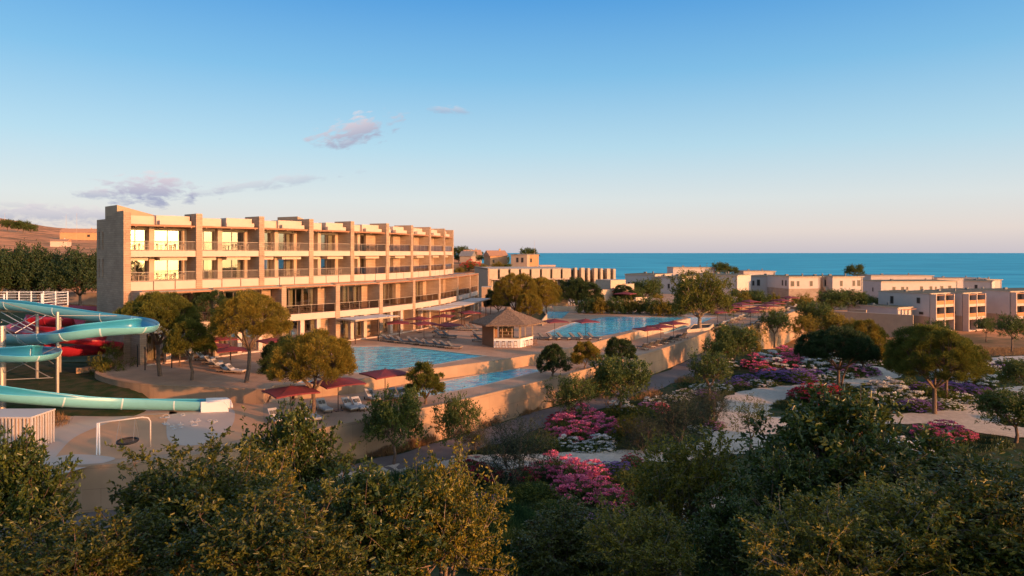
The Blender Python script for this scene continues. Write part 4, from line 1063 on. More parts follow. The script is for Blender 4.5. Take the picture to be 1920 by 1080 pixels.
# launch platform with railing
pc = pt(10, 580, 66)
plat = thing('slide_platform', (pc.x, pc.y, L(pc.x, pc.y)), 'raised slide platform with white railings and slim steel columns', 'platform')
x0, x1 = pt(-60, 580, 66).x, pt(110, 580, 68).x; z = pt(10, 577, 66).z
part('deck', MB().box(x0, x1, 65.0, 69.5, z - .35, z), 'light_wood', plat)
for y in (65.1, 69.4):
    m = MB(); xa = x0 if y > 66 else x0
    xb = x1 if y > 66 else pt(6, 580, 65).x
    for k in range(5): m.bar((xa, y, z + .25 + k * .27), (xb, y, z + .25 + k * .27), .05 if k == 4 else .03)
    n = 6 if y > 66 else 3
    for k in range(n + 1): xx = xa + (xb - xa) * k / n; m.box(xx - .04, xx + .04, y - .04, y + .04, z, z + 1.4)
    part('railing', m, 'white_metal', plat)
m = MB()
for k in range(5): m.bar((x1, 65.6, z + .25 + k * .27), (x1, 69.3, z + .25 + k * .27), .03)
m.box(x1 - .05, x1 + .05, 65.5, 65.6, z, z + 1.4); part('railing', m, 'white_metal', plat)
for xx, yy in ((x0 + .5, 68.8), (x1 - .4, 68.8), (x1 - .4, 65.5)): part('column', MB().cyl(xx, yy, L(xx, yy) + .2, z - .36, .14, 12), 'light_metal', plat)
# support masts of the turquoise slide
for k, (px, Y, py0, lab) in enumerate([(108, 56.5, 612, 'slim steel mast with struts holding the slide, right of the spiral'), (3, 54.5, 618, 'thick steel mast at the centre of the slide spiral')]):
    p = pt(px, py0, Y); g = -1.1
    t = thing('support_mast', (p.x, p.y, g), lab, 'mast'); r = .13 if k == 0 else .30
    part('mast', MB().cyl(p.x, p.y, g - .2, p.z + (1.2 if k == 0 else .3), r, 14), 'light_metal', t)
    m = MB()
    if k == 0:
        m.bar((p.x, p.y, p.z + .9), pt(225, 592, 58.5), .05); m.bar((p.x, p.y, p.z - 1.7), pt(60, 672, 51), .06)
    else:
        for (a, b) in (((118, 600, 61), 2.2), ((100, 682, 52), .2), ((95, 708, 54), -1.8), ((100, 640, 51.5), .8), ((-60, 640, 60), .6)):
            e_ = pt(*a); m.bar((p.x, p.y, p.z + b), e_, .05)
        m.bar(pt(5, 700, 54.5), pt(50, 680, 51.5), .05); m.bar(pt(5, 712, 54.5), pt(100, 708, 56), .05)
    part('strut', m, 'light_metal', t)
for k, (a, b) in enumerate([((2, 585, 65), (60, 618, 62)), ((92, 588, 65.4), (28, 624, 63)), ((10, 582, 66.5), (68, 612, 66.5)), ((82, 582, 66.5), (20, 614, 66.5))]):
    p = pt(*a); t = thing('cross_brace', p, f'thin steel cross brace below the slide platform, {ORD[k]} from the front', 'brace', 'thin braces below the platform'); part('rod', MB().bar(p, pt(*b), .05), 'white_metal', t)
# slatted white changing shelter at the left
sx, sy = at(30, 835, T1); w1 = pt(-40, 800, sy).x; 
xa, xb = (-45 - 960) / F * 44.5, (60 - 960) / F * 44.5
mat('dull_white', (.50, .46, .42), .6)
sh = thing('slatted_shelter', (xb - 1, 45, T1), 'small white slatted shelter at the left of the playground', 'shelter')
m = MB(); m.box(xa, xb, 44.4, 46.8, 1.02, 1.12); part('roof', m, 'dull_white', sh)
m = MB()
for k in range(9): xx = xb - 1.9 + k * .235; m.box(xx - .045, xx + .045, 44.42, 44.50, T1, 1.02)
for k in range(9): yy = 44.6 + k * .26; m.box(xb - .09, xb - .02, yy - .045, yy + .045, T1, 1.02)
part('slats', m, 'dull_white', sh)
part('back_wall', MB().box(xa, xb - .3, 46.6, 46.75, T1, 1.02), 'white_render', sh)
part('side_wall', MB().box(xa, xb - 2.1, 44.42, 44.52, T1, 1.02), 'render', sh)
# nest swing
g = T1; A = at(184, 853, g); B_ = at(282, 838, g)
sw = thing('nest_swing', (A[0], A[1], g), 'white arched steel frame with a round black nest swing', 'swing')
top = 2.05; a1_ = Vector((A[0], A[1], g)); b1_ = Vector((B_[0], B_[1], g))
arc_ = [b1_, b1_ + Vector((0, 0, top - .35)), b1_ + Vector((0, 0, top - .1)) + (a1_ - b1_).normalized() * .12, b1_ + Vector((0, 0, top)) + (a1_ - b1_).normalized() * .45, a1_ + Vector((0, 0, top))]
part('arch', MB().tube(arc_, .05, 10), 'dull_white', sw, True)
m = MB()
for d in (-.09, .09): m.tube([a1_ + Vector((d, 0, 0)), a1_ + Vector((d * .6, 0, top))], .05, 8)
part('post', m, 'white_metal', sw)
c = a1_.lerp(b1_, .55) + Vector((0, 0, .62)); m = MB(); R_ = .62
m.tube([c + Vector((math.cos(a) * R_, math.sin(a) * R_, .05 * math.sin(a))) for a in [k * math.pi / 12 for k in range(25)]], .07, 8, False); seat = part('nest_ring', m, 'black_rubber', sw, True)
m = MB()
for k in range(-4, 5):
    h_ = math.sqrt(max(.01, R_ ** 2 - (k * .14) ** 2)); m.bar(c + Vector((k * .14, -h_, -.03)), c + Vector((k * .14, h_, -.03)), .02); m.bar(c + Vector((-h_, k * .14, -.03)), c + Vector((h_, k * .14, -.03)), .02)
part('net', m, 'dark_metal', seat)
m = MB(); dr = (b1_ - a1_).normalized()
for s_ in (-1, 1):
    tp = c + dr * s_ * .45; tp.z = g + top; 
    for yy in (-.35, .35): m.bar(tp, c + dr * s_ * .5 + Vector((0, yy, 0)), .022)
part('chains', m, 'light_metal', sw)
# water play hoops
rp = random.Random(8)
for k in range(15):
    px = 302 + rp.random() * 108; py = 776 + rp.random() * 30; x, y = at(px, py, T1)
    t = thing('water_jet_hoop', (x, y, T1), f'low pale water play hoop on the splash paving, {ORD[k]} of the scattered hoops', 'water jet', 'pale water play hoops beside the slide end')
    m = MB(); r = .14 + rp.random() * .12; a = rp.random() * 3
    m.tube([(x + math.cos(b) * r * math.cos(a), y + math.cos(b) * r * math.sin(a), T1 + math.sin(b) * r * 1.1) for b in [j * math.pi / 10 for j in range(11)]], .012, 6); part('hoop', m, 'dull_white', t)
    m = MB(); m.cyl(x, y, T1 + .03, T1 + .05, r * 1.1, 14); part('base_plate', m, 'dull_white', t)
px = 0
# ================================================================ VILLAS, LONG WING, VILLAGE
def win(fr, u, v, z, w, h, parent, side=False, shutter=None):
    """window set proud of a wall: on the front (v=0) or, side=True, on the u=0 wall at distance v behind the corner"""
    m = MB(); g = MB()
    if side:
        m.fbox(fr, -.05, .03, -v - w, -v, z, z + h); g.fbox(fr, -.062, -.055, -v - w + .1, -v - .1, z + .1, z + h - .1)
    else:
        m.fbox(fr, u, u + w, -.03, .05, z, z + h); g.fbox(fr, u + .1, u + w - .1, .055, .062, z + .1, z + h - .1)
    f = part('window', m, 'frame', parent); part('pane', g, 'dark_metal', f)
def villa(px, Y, z0, nf, w, d, top, label, m_up='villa_white', m_low=None, zl=None, front=(), side=(), over=.35, pergolas=(), balc=(), cat='villa', roofm='roof_moss'):
    x = (px - 960) / F * Y; a = R(nf); t = Vector((-math.sin(a), math.cos(a), 0)); fr = Frame((x, Y), t)
    vl = thing('villa', (x, Y, z0), label, cat)
    zs = zl if m_low else z0
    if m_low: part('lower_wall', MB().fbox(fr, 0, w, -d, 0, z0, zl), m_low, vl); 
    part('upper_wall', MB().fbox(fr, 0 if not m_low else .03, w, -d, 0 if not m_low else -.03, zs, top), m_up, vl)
    part('roof', MB().fbox(fr, -.12, w + over, -d - .1, over, top, top + .22), 'coping', vl)
    part('roof_cover', MB().fbox(fr, .3, w - .1, -d + .3, -.2, top + .22, top + .27), roofm, vl)
    rv = MB(); rv.fbox(fr, w * .3, w * .3 + .9, -d * .6, -d * .6 + .6, top + .28, top + .75); rv.fbox(fr, w * .7, w * .7 + .35, -d * .4, -d * .4 + .35, top + .28, top + 1.0); part('roof_unit', rv, 'roof_grey', vl)
    part('drain_pipe', MB().fbox(fr, w - .35, w - .25, .055, .13, z0, top), 'frame', vl)
    for q in front: win(fr, q[0], 0, q[1], q[2], q[3], vl)
    for q in side: win(fr, 0, q[0], q[1], q[2], q[3], vl, True)
    return vl, fr
def loggia(vl, fr, u0, u1, floors, out=1.5, post=True):
    """front bay of stacked balconies: floors = [(z floor, z ceiling, railing?)]"""
    um = (u0 + u1) / 2 - .2
    for (za, zb, rail) in floors:
        part('recess', MB().fbox(fr, u0, u1, .02, .06, za, zb - .35), 'room', vl)
        part('balcony_slab', MB().fbox(fr, u0, u1, .07, out, za - .7, za), 'white_render', vl)
        if rail: 
            part('railing', MB().fbox(fr, u0 + .1, u1 - .1, out - .08, out - .02, za, za + .95), 'orange_panel', vl)
        m = MB(); m.fbox(fr, u0 + .8, u0 + 1.6, .07, .12, za, za + 2.1); m.fbox(fr, um + .8, um + 1.9, .07, .12, za, za + 2.1); part('door', m, 'dark_metal', vl)
    zt = floors[-1][1]; zb = floors[0][0] - .7
    for u in (u0 - .16, um - .14, u1 - .14): part('pillar', MB().fbox(fr, u, u + .28, .1, out + .1, zb, zt), 'white_render', vl)
    m = MB(); m.fbox(fr, u0, u1 + .6, out - .3, out - .1, zt - .35, zt - .15); m.fbox(fr, u0, u1 + .6, .5, .65, zt - .35, zt - .15); part('pergola', m, 'wood', vl)
# front row, right
nf = -62
for k, (px, Y, w, d, lab) in enumerate([(1743, 173, 8.2, 13.8, 'first three storey villa of the front row, half behind the golden pine'), (1804, 175.3, 8.0, 13, 'second three storey villa of the front row, two orange balconies on its lit face'), (1862, 183, 7.5, 14, 'third three storey villa of the front row, beside the frame edge block')]):
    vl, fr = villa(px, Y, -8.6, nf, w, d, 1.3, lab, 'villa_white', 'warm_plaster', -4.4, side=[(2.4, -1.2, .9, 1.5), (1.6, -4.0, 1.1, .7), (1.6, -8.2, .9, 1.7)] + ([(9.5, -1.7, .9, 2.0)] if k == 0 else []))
    loggia(vl, fr, .2, w - .2, [(-8.0, -4.9, False), (-4.6, -1.7, True), (-1.3, 1.3, True)])
vl, fr = villa(1893, 178, -8.6, -75, 22, 12, 1.6, 'broad villa block with orange balconies cut by the right edge', 'villa_white', 'warm_plaster', -4.4)
loggia(vl, fr, .4, 8.0, [(-8.0, -4.9, False), (-4.6, -1.7, True), (-1.3, 1.5, True)]); loggia(vl, fr, 8.6, 16.0, [(-8.0, -4.9, False), (-4.6, -1.7, True), (-1.3, 1.5, True)])
vl, fr = villa(1683, 172, -8.6, nf, 6, 14, -2.2, 'low flat roofed villa behind the plain brown garden wall', 'villa_white', roofm='roof_moss')
m = MB(); m.fbox(fr, .2, 6.2, .8, 1.0, -2.6, -2.4); part('pergola', m, 'wood', vl)
for u in (.2, 3): part('pillar', MB().fbox(fr, u, u + .3, .6, 1.0, -8.6, -2.6), 'white_render', vl)
def wallthing(a, b, Ya, Yb, z0, z1, w, m_, lab, cat='garden wall', name='garden_wall'):
    A = ((a - 960) / F * Ya, Ya); B = ((b - 960) / F * Yb, Yb); fr = Fr(A, B); c = fr.p(fr.L / 2, 0, z0); t = thing(name, c, lab, cat)
    part('wall', MB().fbox(fr, 0, fr.L, -w, 0, z0, z1), m_, t); part('coping', MB().fbox(fr, -.04, fr.L + .04, -w - .04, .04, z1, z1 + .08), 'coping', t); return t
wallthing(1557, 1712, 172, 160, -9.5, -2.9, .5, 'warm_plaster', 'long plain brown garden wall behind the golden pine, left of the front villas')
wallthing(1593, 1624, 174, 171, -9, -2.6, .5, 'warm_plaster', 'small brown wall stub rising just behind the long plain wall')
# second row
vl, fr = villa(1479, 205, -5.6, -80, 10.4, 12, 4.4, 'pale two tone villa with stone base, nearest behind the far lounge deck', 'villa_white', 'brick_villa', 1.0, front=[(.7, 1.7, 1.1, 1.6), (2.7, 1.7, .8, 1.6), (7.0, 1.7, .9, 1.6), (.8, -3.6, 1.3, 2.2)], side=[(1.2, 1.8, .7, 1.7), (3.0, 1.8, .7, 1.7), (1.2, -3.4, .7, 1.7), (3.0, -3.4, .7, 1.7)])
vl, fr = villa(1543, 209, -5.6, -80, 3.6, 11, 4.3, 'narrow recessed link with a shaded balcony between two lit villas', 'render', front=[(.5, 1.6, 1.4, 2.0), (.6, -3.4, 1.2, 2.0)])
part('balcony', MB().fbox(fr, 0, 3.0, .05, 1.2, .2, 1.4), 'coping', vl)
villa(1561, 206, -5.6, -80, 10.2, 11, 4.4, 'sunlit white villa with three dark upper windows, right of the recessed link', 'villa_white', 'brick_villa', -.2, front=[(2.6, 1.7, .8, 1.7), (6.8, 1.7, .8, 1.7), (8.4, 1.7, 1.0, 1.8), (1.0, -3.6, 1.1, 2.1)])
villa(1402, 222, -5.6, -130, 9.6, 12, 4.2, 'pale villa half hidden left of the two tone villa, with a shaded side', 'villa_white', front=[(1.5, 1.2, .7, 1.6), (3.0, 1.2, 1.0, 2.0), (1.5, -2.5, 1.2, 2.1)])
villa(1358, 228, -5.6, -70, 7.2, 12, 4.4, 'short sunlit villa with a stone lower band behind the old spreading tree', 'villa_white', 'brick_villa', 1.0, front=[(5.8, .8, .7, 1.5)])
villa(1276, 215, -5.6, -128, 18, 12, 4.9, 'long grey white villa behind the old spreading tree, with two small square windows', 'villa_white', front=[(2.0, 1.8, .9, 1.6), (7.4, 2.0, .8, 1.5), (2.0, -2.2, .9, 1.6)])
villa(1239, 198, -5.6, -130, 6.6, 10, 4.8, 'tall grey villa with two stacked square windows, left of the old spreading tree', 'villa_white', front=[(2.2, 1.6, .7, 1.3), (2.2, -1.5, .7, 1.3)])
vl, fr = villa(1172, 218, -5.6, -128, 10.4, 12, 4.9, 'leftmost grey white villa, its lower half behind dark trees', 'villa_white', front=[(1.0, 1.5, .7, 1.0), (5.5, 1.5, .6, .8), (8.0, .8, .9, 2.2)])
vl, fr = villa(1222, 211, -5.6, -128, 3.1, 10, 4.2, 'dark recessed link with a tall window between the two left grey villas', 'render', front=[(.6, .8, 1.2, 2.2)])
# third row behind
villa(1652, 232, -8, -83, 28.5, 12, 1.9, 'long low sunlit villa row with eight dark windows, behind the front row roofs', 'villa_white', front=[(4.2, -1.4, 1.1, 1.6), (7.4, -1.4, 1.1, 1.6), (9.3, -1.5, .7, 1.7), (14.4, -1.2, 1.1, 1.5), (18.0, -1.2, 1.0, 1.5), (20.0, -1.3, .6, 1.5), (22.0, -1.1, 1.1, 1.5), (25.0, -1.0, 1.1, 1.5)], side=[(4, -1.6, .6, 1.4)])
villa(1806, 246, -8, -130, 8.5, 10, 1.6, 'shaded grey villa end right of the long low row', 'villa_white', front=[(3.4, -1.0, .9, 1.4)])
villa(1849, 250, -8, -80, 6.6, 10, 1.8, 'small sunlit villa block nearest the sea at the right', 'villa_white', roofm='roof_grey')
villa(1633, 268, -8, -92, 24, 12, 2.7, 'far flat villa roof just below the waterline, left part', 'villa_white', roofm='roof_grey')
villa(1757, 274, -8, -92, 20, 12, 1.4, 'far flat villa roof just below the waterline, right part', 'villa_white', roofm='roof_grey')
villa(1394, 262, -6, -92, 12, 12, 4.6, 'far pale roof strip behind the two tone villa', 'villa_white', roofm='roof_grey')
villa(1262, 262, -6, -92, 16, 12, 6.0, 'far pale roof strip above the grey villas, left of the old tree', 'villa_white', roofm='roof_grey')
# ---- long two storey wing in the middle distance
Yw = 172; lw = thing('long_wing', ((917 - 960) / F * Yw, Yw, 0), 'long two storey tan hotel wing with a row of square panels beyond the bar', 'building')
A = ((917 - 960) / F * Yw, Yw); B = ((1074 - 960) / F * (Yw + 4), Yw + 4); fr = Fr(A, B); LLw = fr.L
part('wall', MB().fbox(fr, 0, LLw, -16, -1.6, 0, 7.4), 'render', lw)
part('end_wall', MB().fbox(fr, -.3, 0, -26, .1, 0, 7.9), 'warm_plaster', lw)
part('roof', MB().fbox(fr, -.3, LLw + .4, -26, -1.0, 7.45, 7.75), 'coping', lw)
nb_ = 8
for k in range(nb_):
    a = LLw * k / nb_; c = LLw * (k + 1) / nb_
    part('panel', MB().fbox(fr, a + .05, c - .5, -.6, 0, 5.2, 7.75), 'coping', lw)
    part('slot', MB().fbox(fr, c - .48, c + .03, -1.5, -1.0, 5.2, 7.4), 'room', lw)
    part('pier', MB().fbox(fr, a + .05, a + .55, -1.5, -.1, 0, 5.2), 'brick_tan', lw)
    m = MB(); m.fbox(fr, a + .8, c - .3, -1.58, -1.5, 3.0 - 2.9, 4.9); w_ = part('window', m, 'frame', lw)
    for (q0, q1) in ((.9, 1.5), (1.6, 2.2)): part('curtain', MB().fbox(fr, a + q0, a + q0 + .22, -1.49, -1.47, .15, 4.8), 'curtain', w_)
    part('balcony_slab', MB().fbox(fr, a + .56, c + .04, -1.46, .05, 4.95, 5.17), 'white_render', lw)
for k in range(7):
    u = LLw + .5 + k * 1.7; h = 7.95 - .05 * k
    part('fin_wall', MB().fbox(fr, u, u + (.9 if k % 2 else .6), -2.0, .2 + .1 * k, .0, h), 'coping', lw)
part('back_wall', MB().fbox(fr, LLw, LLw + 10.5, -2.6, -2.05, 0, 7.3), 'brick_tan', lw)
part('floor_slab', MB().fbox(fr, LLw, LLw + 9.5, -2, -.6, 4.9, 5.1), 'wood', lw)
# stepped pool pavilion walls beyond the far pool
wallthing(1104, 1172, 152, 157, -.5, 3.4, .5, 'coping', 'sunlit plain terrace wall behind the far restaurant umbrellas', 'terrace wall', 'terrace_wall')
wallthing(1145, 1173, 160, 163, -.5, 5.3, 5, 'coping', 'upper step of the tan pavilion right of the long wing', 'terrace wall', 'terrace_wall')
wallthing(1174, 1189, 163, 164, -.5, 4.3, .5, 'coping', 'right end of the tan stepped pavilion, lower than its neighbour', 'terrace wall', 'terrace_wall')
wallthing(1192, 1213, 150, 152, -.5, 1.9, .4, 'coping', 'low sunlit wall right of the restaurant terrace', 'terrace wall', 'terrace_wall')
wallthing(1039, 1065, 150, 150, 0, 2.4, 4, 'coping', 'small tan kiosk block under a dark red awning', 'kiosk', 'kiosk')
wallthing(978, 1034, 141, 141, 0, .7, .5, 'coping', 'low tan bench wall behind the pines of the planter, left piece', 'bench wall', 'bench_wall')
wallthing(1037, 1084, 139, 139, 0, .8, .5, 'coping', 'low tan bench wall behind the reflecting pool', 'bench wall', 'bench_wall')
wallthing(903, 921, 150, 150, 0, 4.2, 4, 'warm_plaster', 'brown service block between the curved hotel end and the long wing', 'service block', 'service_block')
wallthing(60, 196, 166, 158, -.6, 2.4, .3, 'white_render', 'long low white wall behind the trunks of the dark trees at the left')
# ---- village on the rise
def house(px, Y, w, d, h, roofh, m_, rm, lab, nf=-80, flat=False, wins=()):
    x = (px - 960) / F * Y; z0 = L(x, Y) - 1; a = R(nf); fr = Frame((x, Y), (-math.sin(a), math.cos(a), 0))
    hs = thing('house', (x, Y, z0), lab, 'house'); part('wall', MB().fbox(fr, 0, w, -d, 0, z0, z0 + h + 1), m_, hs); zt = z0 + h + 1
    if flat: part('roof', MB().fbox(fr, -.2, w + .2, -d - .2, .2, zt, zt + .3), rm, hs)
    else:
        m = MB(); o = .4; P = [fr.p(-o, o, zt), fr.p(w + o, o, zt), fr.p(w + o, -d - o, zt), fr.p(-o, -d - o, zt), fr.p(-o, -d / 2, zt + roofh), fr.p(w + o, -d / 2, zt + roofh)]
        m.add(P, [(0, 1, 5, 4), (2, 3, 4, 5), (0, 4, 3), (1, 2, 5), (0, 3, 2, 1)]); r = part('roof', m, rm, hs)
        part('chimney', MB().fbox(fr, w * .7, w * .7 + .6, -d / 2 - .3, -d / 2 + .3, zt + roofh * .5, zt + roofh + .7), m_, r)
    for (u, z, ww, hh) in wins: 
        m = MB(); m.fbox(fr, u, u + ww, -.02, .05, z0 + 1 + z, z0 + 1 + z + hh); part('window', m, 'dark_metal', hs)
    return hs
mat('house_orange', (.50, .28, .14), .9, .15, .6); mat('house_pale', (.38, .29, .21), .9, .12, .6)
def hz(px, py, Y): return CZ - (py - HOR) / F * Y
for q in [(958, 262, 6.5, 8, 4.6, 0, 'house_pale', 'roof_grey', 'grey flat house with two dark windows, left end of the big ochre house', -110, True, [(2.2, 1.8, .9, 1.8), (4.2, 1.8, .9, 1.8)]),
          (971, 262, 8.2, 8, 4.9, 0, 'house_orange', 'roof_grey', 'flat roofed ochre house lit orange above the long wing', -80, True, [(4.8, 2.0, .7, 1.4)]),
          (919, 268, 7.2, 8, 3.9, 2.2, 'house_orange', 'tile_roof', 'gabled orange house with tiled roof left of the ochre block', -70, False, [(1, 1.2, .8, 1.2)]),
          (873, 330, 8, 8, 4.2, 2.6, 'house_pale', 'tile_roof', 'far gabled house with pale wall near the end of the hotel', -75, False, [(2, 1.5, .9, 1.2)]),
          (862, 290, 5, 8, 3.0, 2.2, 'house_pale', 'roof_grey', 'small grey roofed house closest to the curved hotel end', -100, False, []),
          (908, 300, 4, 7, 2.8, 1.6, 'house_pale', 'roof_grey', 'low grey roofed shed between the two gabled houses', -100, False, []),
          (1012, 285, 6.5, 6, 2.6, 0, 'white_render', 'white_render', 'low white bungalow with dark openings right of the ochre house', -92, True, [(.8, .6, 1.2, 1.5), (3.8, .6, 1.4, 1.5)]),
          (1052, 250, 5, 5, 2.2, 0, 'house_orange', 'coping', 'tiny ochre hut before the sea, above the right end of the long wing', -80, True, []),
          (112, 560, 30, 12, 5.5, 3.6, 'house_orange', 'tile_roof', 'farmhouse with long orange tiled roof on the hillside at the left', -75, False, [(20, 2, 2, 2)]),
          (94, 420, 9, 8, 3.4, 1.4, 'white_render', 'tile_roof', 'small white farm building below the hillside farmhouse', -75, False, [])]:
    house(*q)
# antenna masts on the hill and a lane
for k, (px, Y, h, lab) in enumerate([(144, 520, 22, 'thin pale mast standing beside the hillside farmhouse'), (9, 900, 16, 'thin pale pole on the hill at the far left'), (124, 1450, 30, 'faint mast on the hill ridge'), (1002, 262, 7.5, 'thin aerial on the roof of the ochre house')]):
    x = (px - 960) / F * Y; z = L(x, Y) if px < 500 else L(x, Y) + 4.9
    t = thing('mast', (x, Y, z), lab, 'mast'); part('pole', MB().tube([(x, Y, z - 1), (x, Y, z + h)], [Y * .00016, Y * .0001], 6), 'render', t)
# ================================================================ PLANTING
rg = random.Random(21)
def stand(proto, px, py, z, w_px, proto_w, lab, rz=None, grp=None, zs=1.0):
    """stand a plant with its foot at pixel (px,py) on height z so that it is w_px wide"""
    x, y = at(px, py, z); s = (w_px / F * y) / proto_w
    return place(proto, (x, y, z), rg.random() * 6.28 if rz is None else rz, (s, s, s * zs), lab, grp)
# --- stone pines on the terraces (own mesh each where large)
def setp(t, px, py, z, rz=0):
    x, y = at(px, py, z); t.location = (x, y, z); t.rotation_euler = (0, 0, rz); return t
setp(pine('stone_pine', 7.9, 3.3, 7.9, 1, 'leaf_pine', 'tall stone pine with forked trunk at the left of the curved terrace', lean=(-.2, 0)), 300, 705, 0)
setp(pine('stone_pine', 4.4, 2.9, 5.6, 2, 'leaf_pine', 'small stone pine with bent trunk between the two large left pines', lean=(-.2, 0)), 360, 713, 0)
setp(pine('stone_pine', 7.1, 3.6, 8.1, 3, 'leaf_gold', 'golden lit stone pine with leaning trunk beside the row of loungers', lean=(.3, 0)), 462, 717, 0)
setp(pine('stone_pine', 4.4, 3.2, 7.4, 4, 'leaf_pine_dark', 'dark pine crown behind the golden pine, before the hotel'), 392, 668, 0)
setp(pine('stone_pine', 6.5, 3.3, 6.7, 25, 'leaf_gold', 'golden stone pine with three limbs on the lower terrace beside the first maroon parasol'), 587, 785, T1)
setp(pine('dark_pine', 4.2, 3.4, 3.4, 6, 'leaf_pine_dark', 'dark rounded bush pine left of the golden pine, at the edge of the upper terrace'), 528, 696, 0)
P5 = setp(pine('small_pine', 3.3, 2.5, 3.5, 7, 'leaf_pine', 'small round pine at the near end of the shallow pool', dense=.9, clump=.3), 798, 757, T1)
setp(pine('small_pine', 3.5, 2.6, 3.4, 8, 'leaf_pine_dark', 'small dark round pine below the bar, at the far end of the shallow pool', dense=.9, clump=.3), 1037, 707, T1)
setp(pine('small_pine', 3.3, 2.2, 3.0, 9, 'leaf_gold', 'small golden round pine next to the dark one below the bar', dense=.9, clump=.3), 1098, 692, T1)
setp(pine('small_pine', 3.7, 2.3, 3.0, 10, 'leaf_pine_dark', 'small dark round pine nearest the three infinity edge parasols', dense=.9, clump=.3), 1162, 683, T1)
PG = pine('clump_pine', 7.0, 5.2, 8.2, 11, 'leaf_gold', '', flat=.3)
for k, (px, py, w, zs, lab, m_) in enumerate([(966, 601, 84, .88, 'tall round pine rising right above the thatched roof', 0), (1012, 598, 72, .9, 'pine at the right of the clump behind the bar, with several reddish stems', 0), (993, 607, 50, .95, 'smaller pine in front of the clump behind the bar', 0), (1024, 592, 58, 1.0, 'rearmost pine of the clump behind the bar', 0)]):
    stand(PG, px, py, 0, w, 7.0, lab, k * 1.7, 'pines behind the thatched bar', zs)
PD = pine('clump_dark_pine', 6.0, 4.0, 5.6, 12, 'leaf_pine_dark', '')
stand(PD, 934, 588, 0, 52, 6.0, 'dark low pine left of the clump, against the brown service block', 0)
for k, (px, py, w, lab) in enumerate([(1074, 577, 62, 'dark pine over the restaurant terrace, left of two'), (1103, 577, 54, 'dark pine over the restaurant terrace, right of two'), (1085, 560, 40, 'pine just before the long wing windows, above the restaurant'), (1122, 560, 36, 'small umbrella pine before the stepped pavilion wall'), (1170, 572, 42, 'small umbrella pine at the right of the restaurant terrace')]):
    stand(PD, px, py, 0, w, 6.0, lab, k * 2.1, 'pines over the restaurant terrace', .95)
# --- old spreading tree
t = broadleaf('old_tree', 10.6, 6.4, 9.4, 31, 'leaf_pine', 'large old spreading tree with thick pale limbs at the end of the infinity edge', ncl=240, tw=12, nl=11, ln=.22, wd=.12, twl=.7, barkm='pale_bark', low=-.45, r0=.33, limbs=7)
setp(t, 1312, 617, T1 + .3)
# --- garden pines
setp(pine('garden_pine', 8.6, 2.9, 7.4, 13, 'leaf_pine_dark', 'wide dark umbrella pine with two thin stems over the white flower beds', two=True, dense=1.2, clump=.36, flat=.12), 1572, 742, -4)
setp(pine('garden_pine', 6.6, 4.6, 7.0, 14, 'leaf_gold', 'golden round pine behind the wide dark umbrella pine', dense=1.1), 1618, 702, -4)
setp(pine('garden_pine', 8.6, 4.3, 8.5, 15, 'leaf_pine', 'broad half golden pine on a reddish stem at the path fork', dense=1.2, two=False), 1752, 778, -4)
setp(pine('garden_pine', 5.5, 3.6, 7.2, 16, 'leaf_gold', 'golden pine just behind the broad pine, on a second reddish stem', dense=1.0), 1775, 752, -4)
# --- broadleaf shrubs and small trees
BA = broadleaf('shrub_tree', 4.6, 2.9, 4.5, 41, 'leaf_mid', '', ncl=130, tw=9, nl=10, ln=.17, wd=.09, twl=.45, holes=.15)
BB = broadleaf('loose_shrub_tree', 4.6, 3.1, 4.8, 42, 'leaf_mid', '', ncl=85, tw=9, nl=11, ln=.16, wd=.085, twl=.55, holes=.35)
BC = broadleaf('golden_shrub', 4.2, 3.4, 3.6, 43, 'leaf_gold', '', ncl=110, tw=9, nl=10, ln=.15, wd=.08, twl=.45, holes=.15)
BD = broadleaf('grey_shrub', 4.6, 3.6, 4.0, 44, 'leaf_grey', '', ncl=120, tw=10, nl=16, ln=.10, wd=.035, twl=.7, holes=.25)
LOW = []
for (pr, pw, items) in [
    (BA, 4.6, [(738, 872, 112, 'dense green small tree in front of the retaining wall, below the third maroon parasol'), (1165, 778, 118, 'bushy small tree against the middle of the retaining wall'), (1378, 688, 84, 'green shrub below the far end of the retaining wall, left of the pink flowers'), (1530, 628, 66, 'green shrub beyond the corner of the far deck wall'), (1348, 694, 64, 'dark green shrub at the end of the service lane')]),
    (BB, 4.6, [(856, 862, 92, 'loose green shrub with bare stems right of the dense small tree'), (1075, 800, 96, 'light green shrub rising before the retaining wall below the dark round pines'), (1330, 752, 92, 'loose golden green shrub beside the white flowers at the lane'), (1452, 645, 66, 'yellow green shrub under the far deck wall')]),
    (BC, 4.2, [(1405, 662, 60, 'golden shrub touching the wall of the far deck steps'), (1512, 636, 56, 'golden shrub near the far deck wall corner'), (1562, 634, 60, 'golden shrub in front of the brown garden wall'), (1130, 745, 60, 'small golden shrub on the lane side'), (1180, 828, 60, 'yellow green low shrub by the white flowers'), (1600, 640, 50, 'golden shrub left of the brown wall stub')]),
    (BD, 4.6, [(965, 905, 150, 'big dark grey green feathery bush left of the pink flower mound'), (1270, 838, 130, 'wide grey green feathery shrub right of the violet flowers'), (1205, 850, 84, 'grey feathery shrub behind the lower gravel path'), (1330, 800, 90, 'grey green shrub left of the gravel bend'), (890, 850, 70, 'small grey shrub at the foot of the loose shrub')])]:
    for (px, py, w, lab) in items: stand(pr, px, py, -4, w, pw, lab, None, None, 1.25 if px in (738, 856) else .95)
t = broadleaf('young_tree', 3.6, 2.9, 4.6, 45, 'leaf_gold', 'young airy tree with thin fork stems standing on the gravel bend', ncl=34, tw=7, nl=9, ln=.13, wd=.06, twl=.5, holes=.5, limbs=3)
setp(t, 1408, 850, -4)
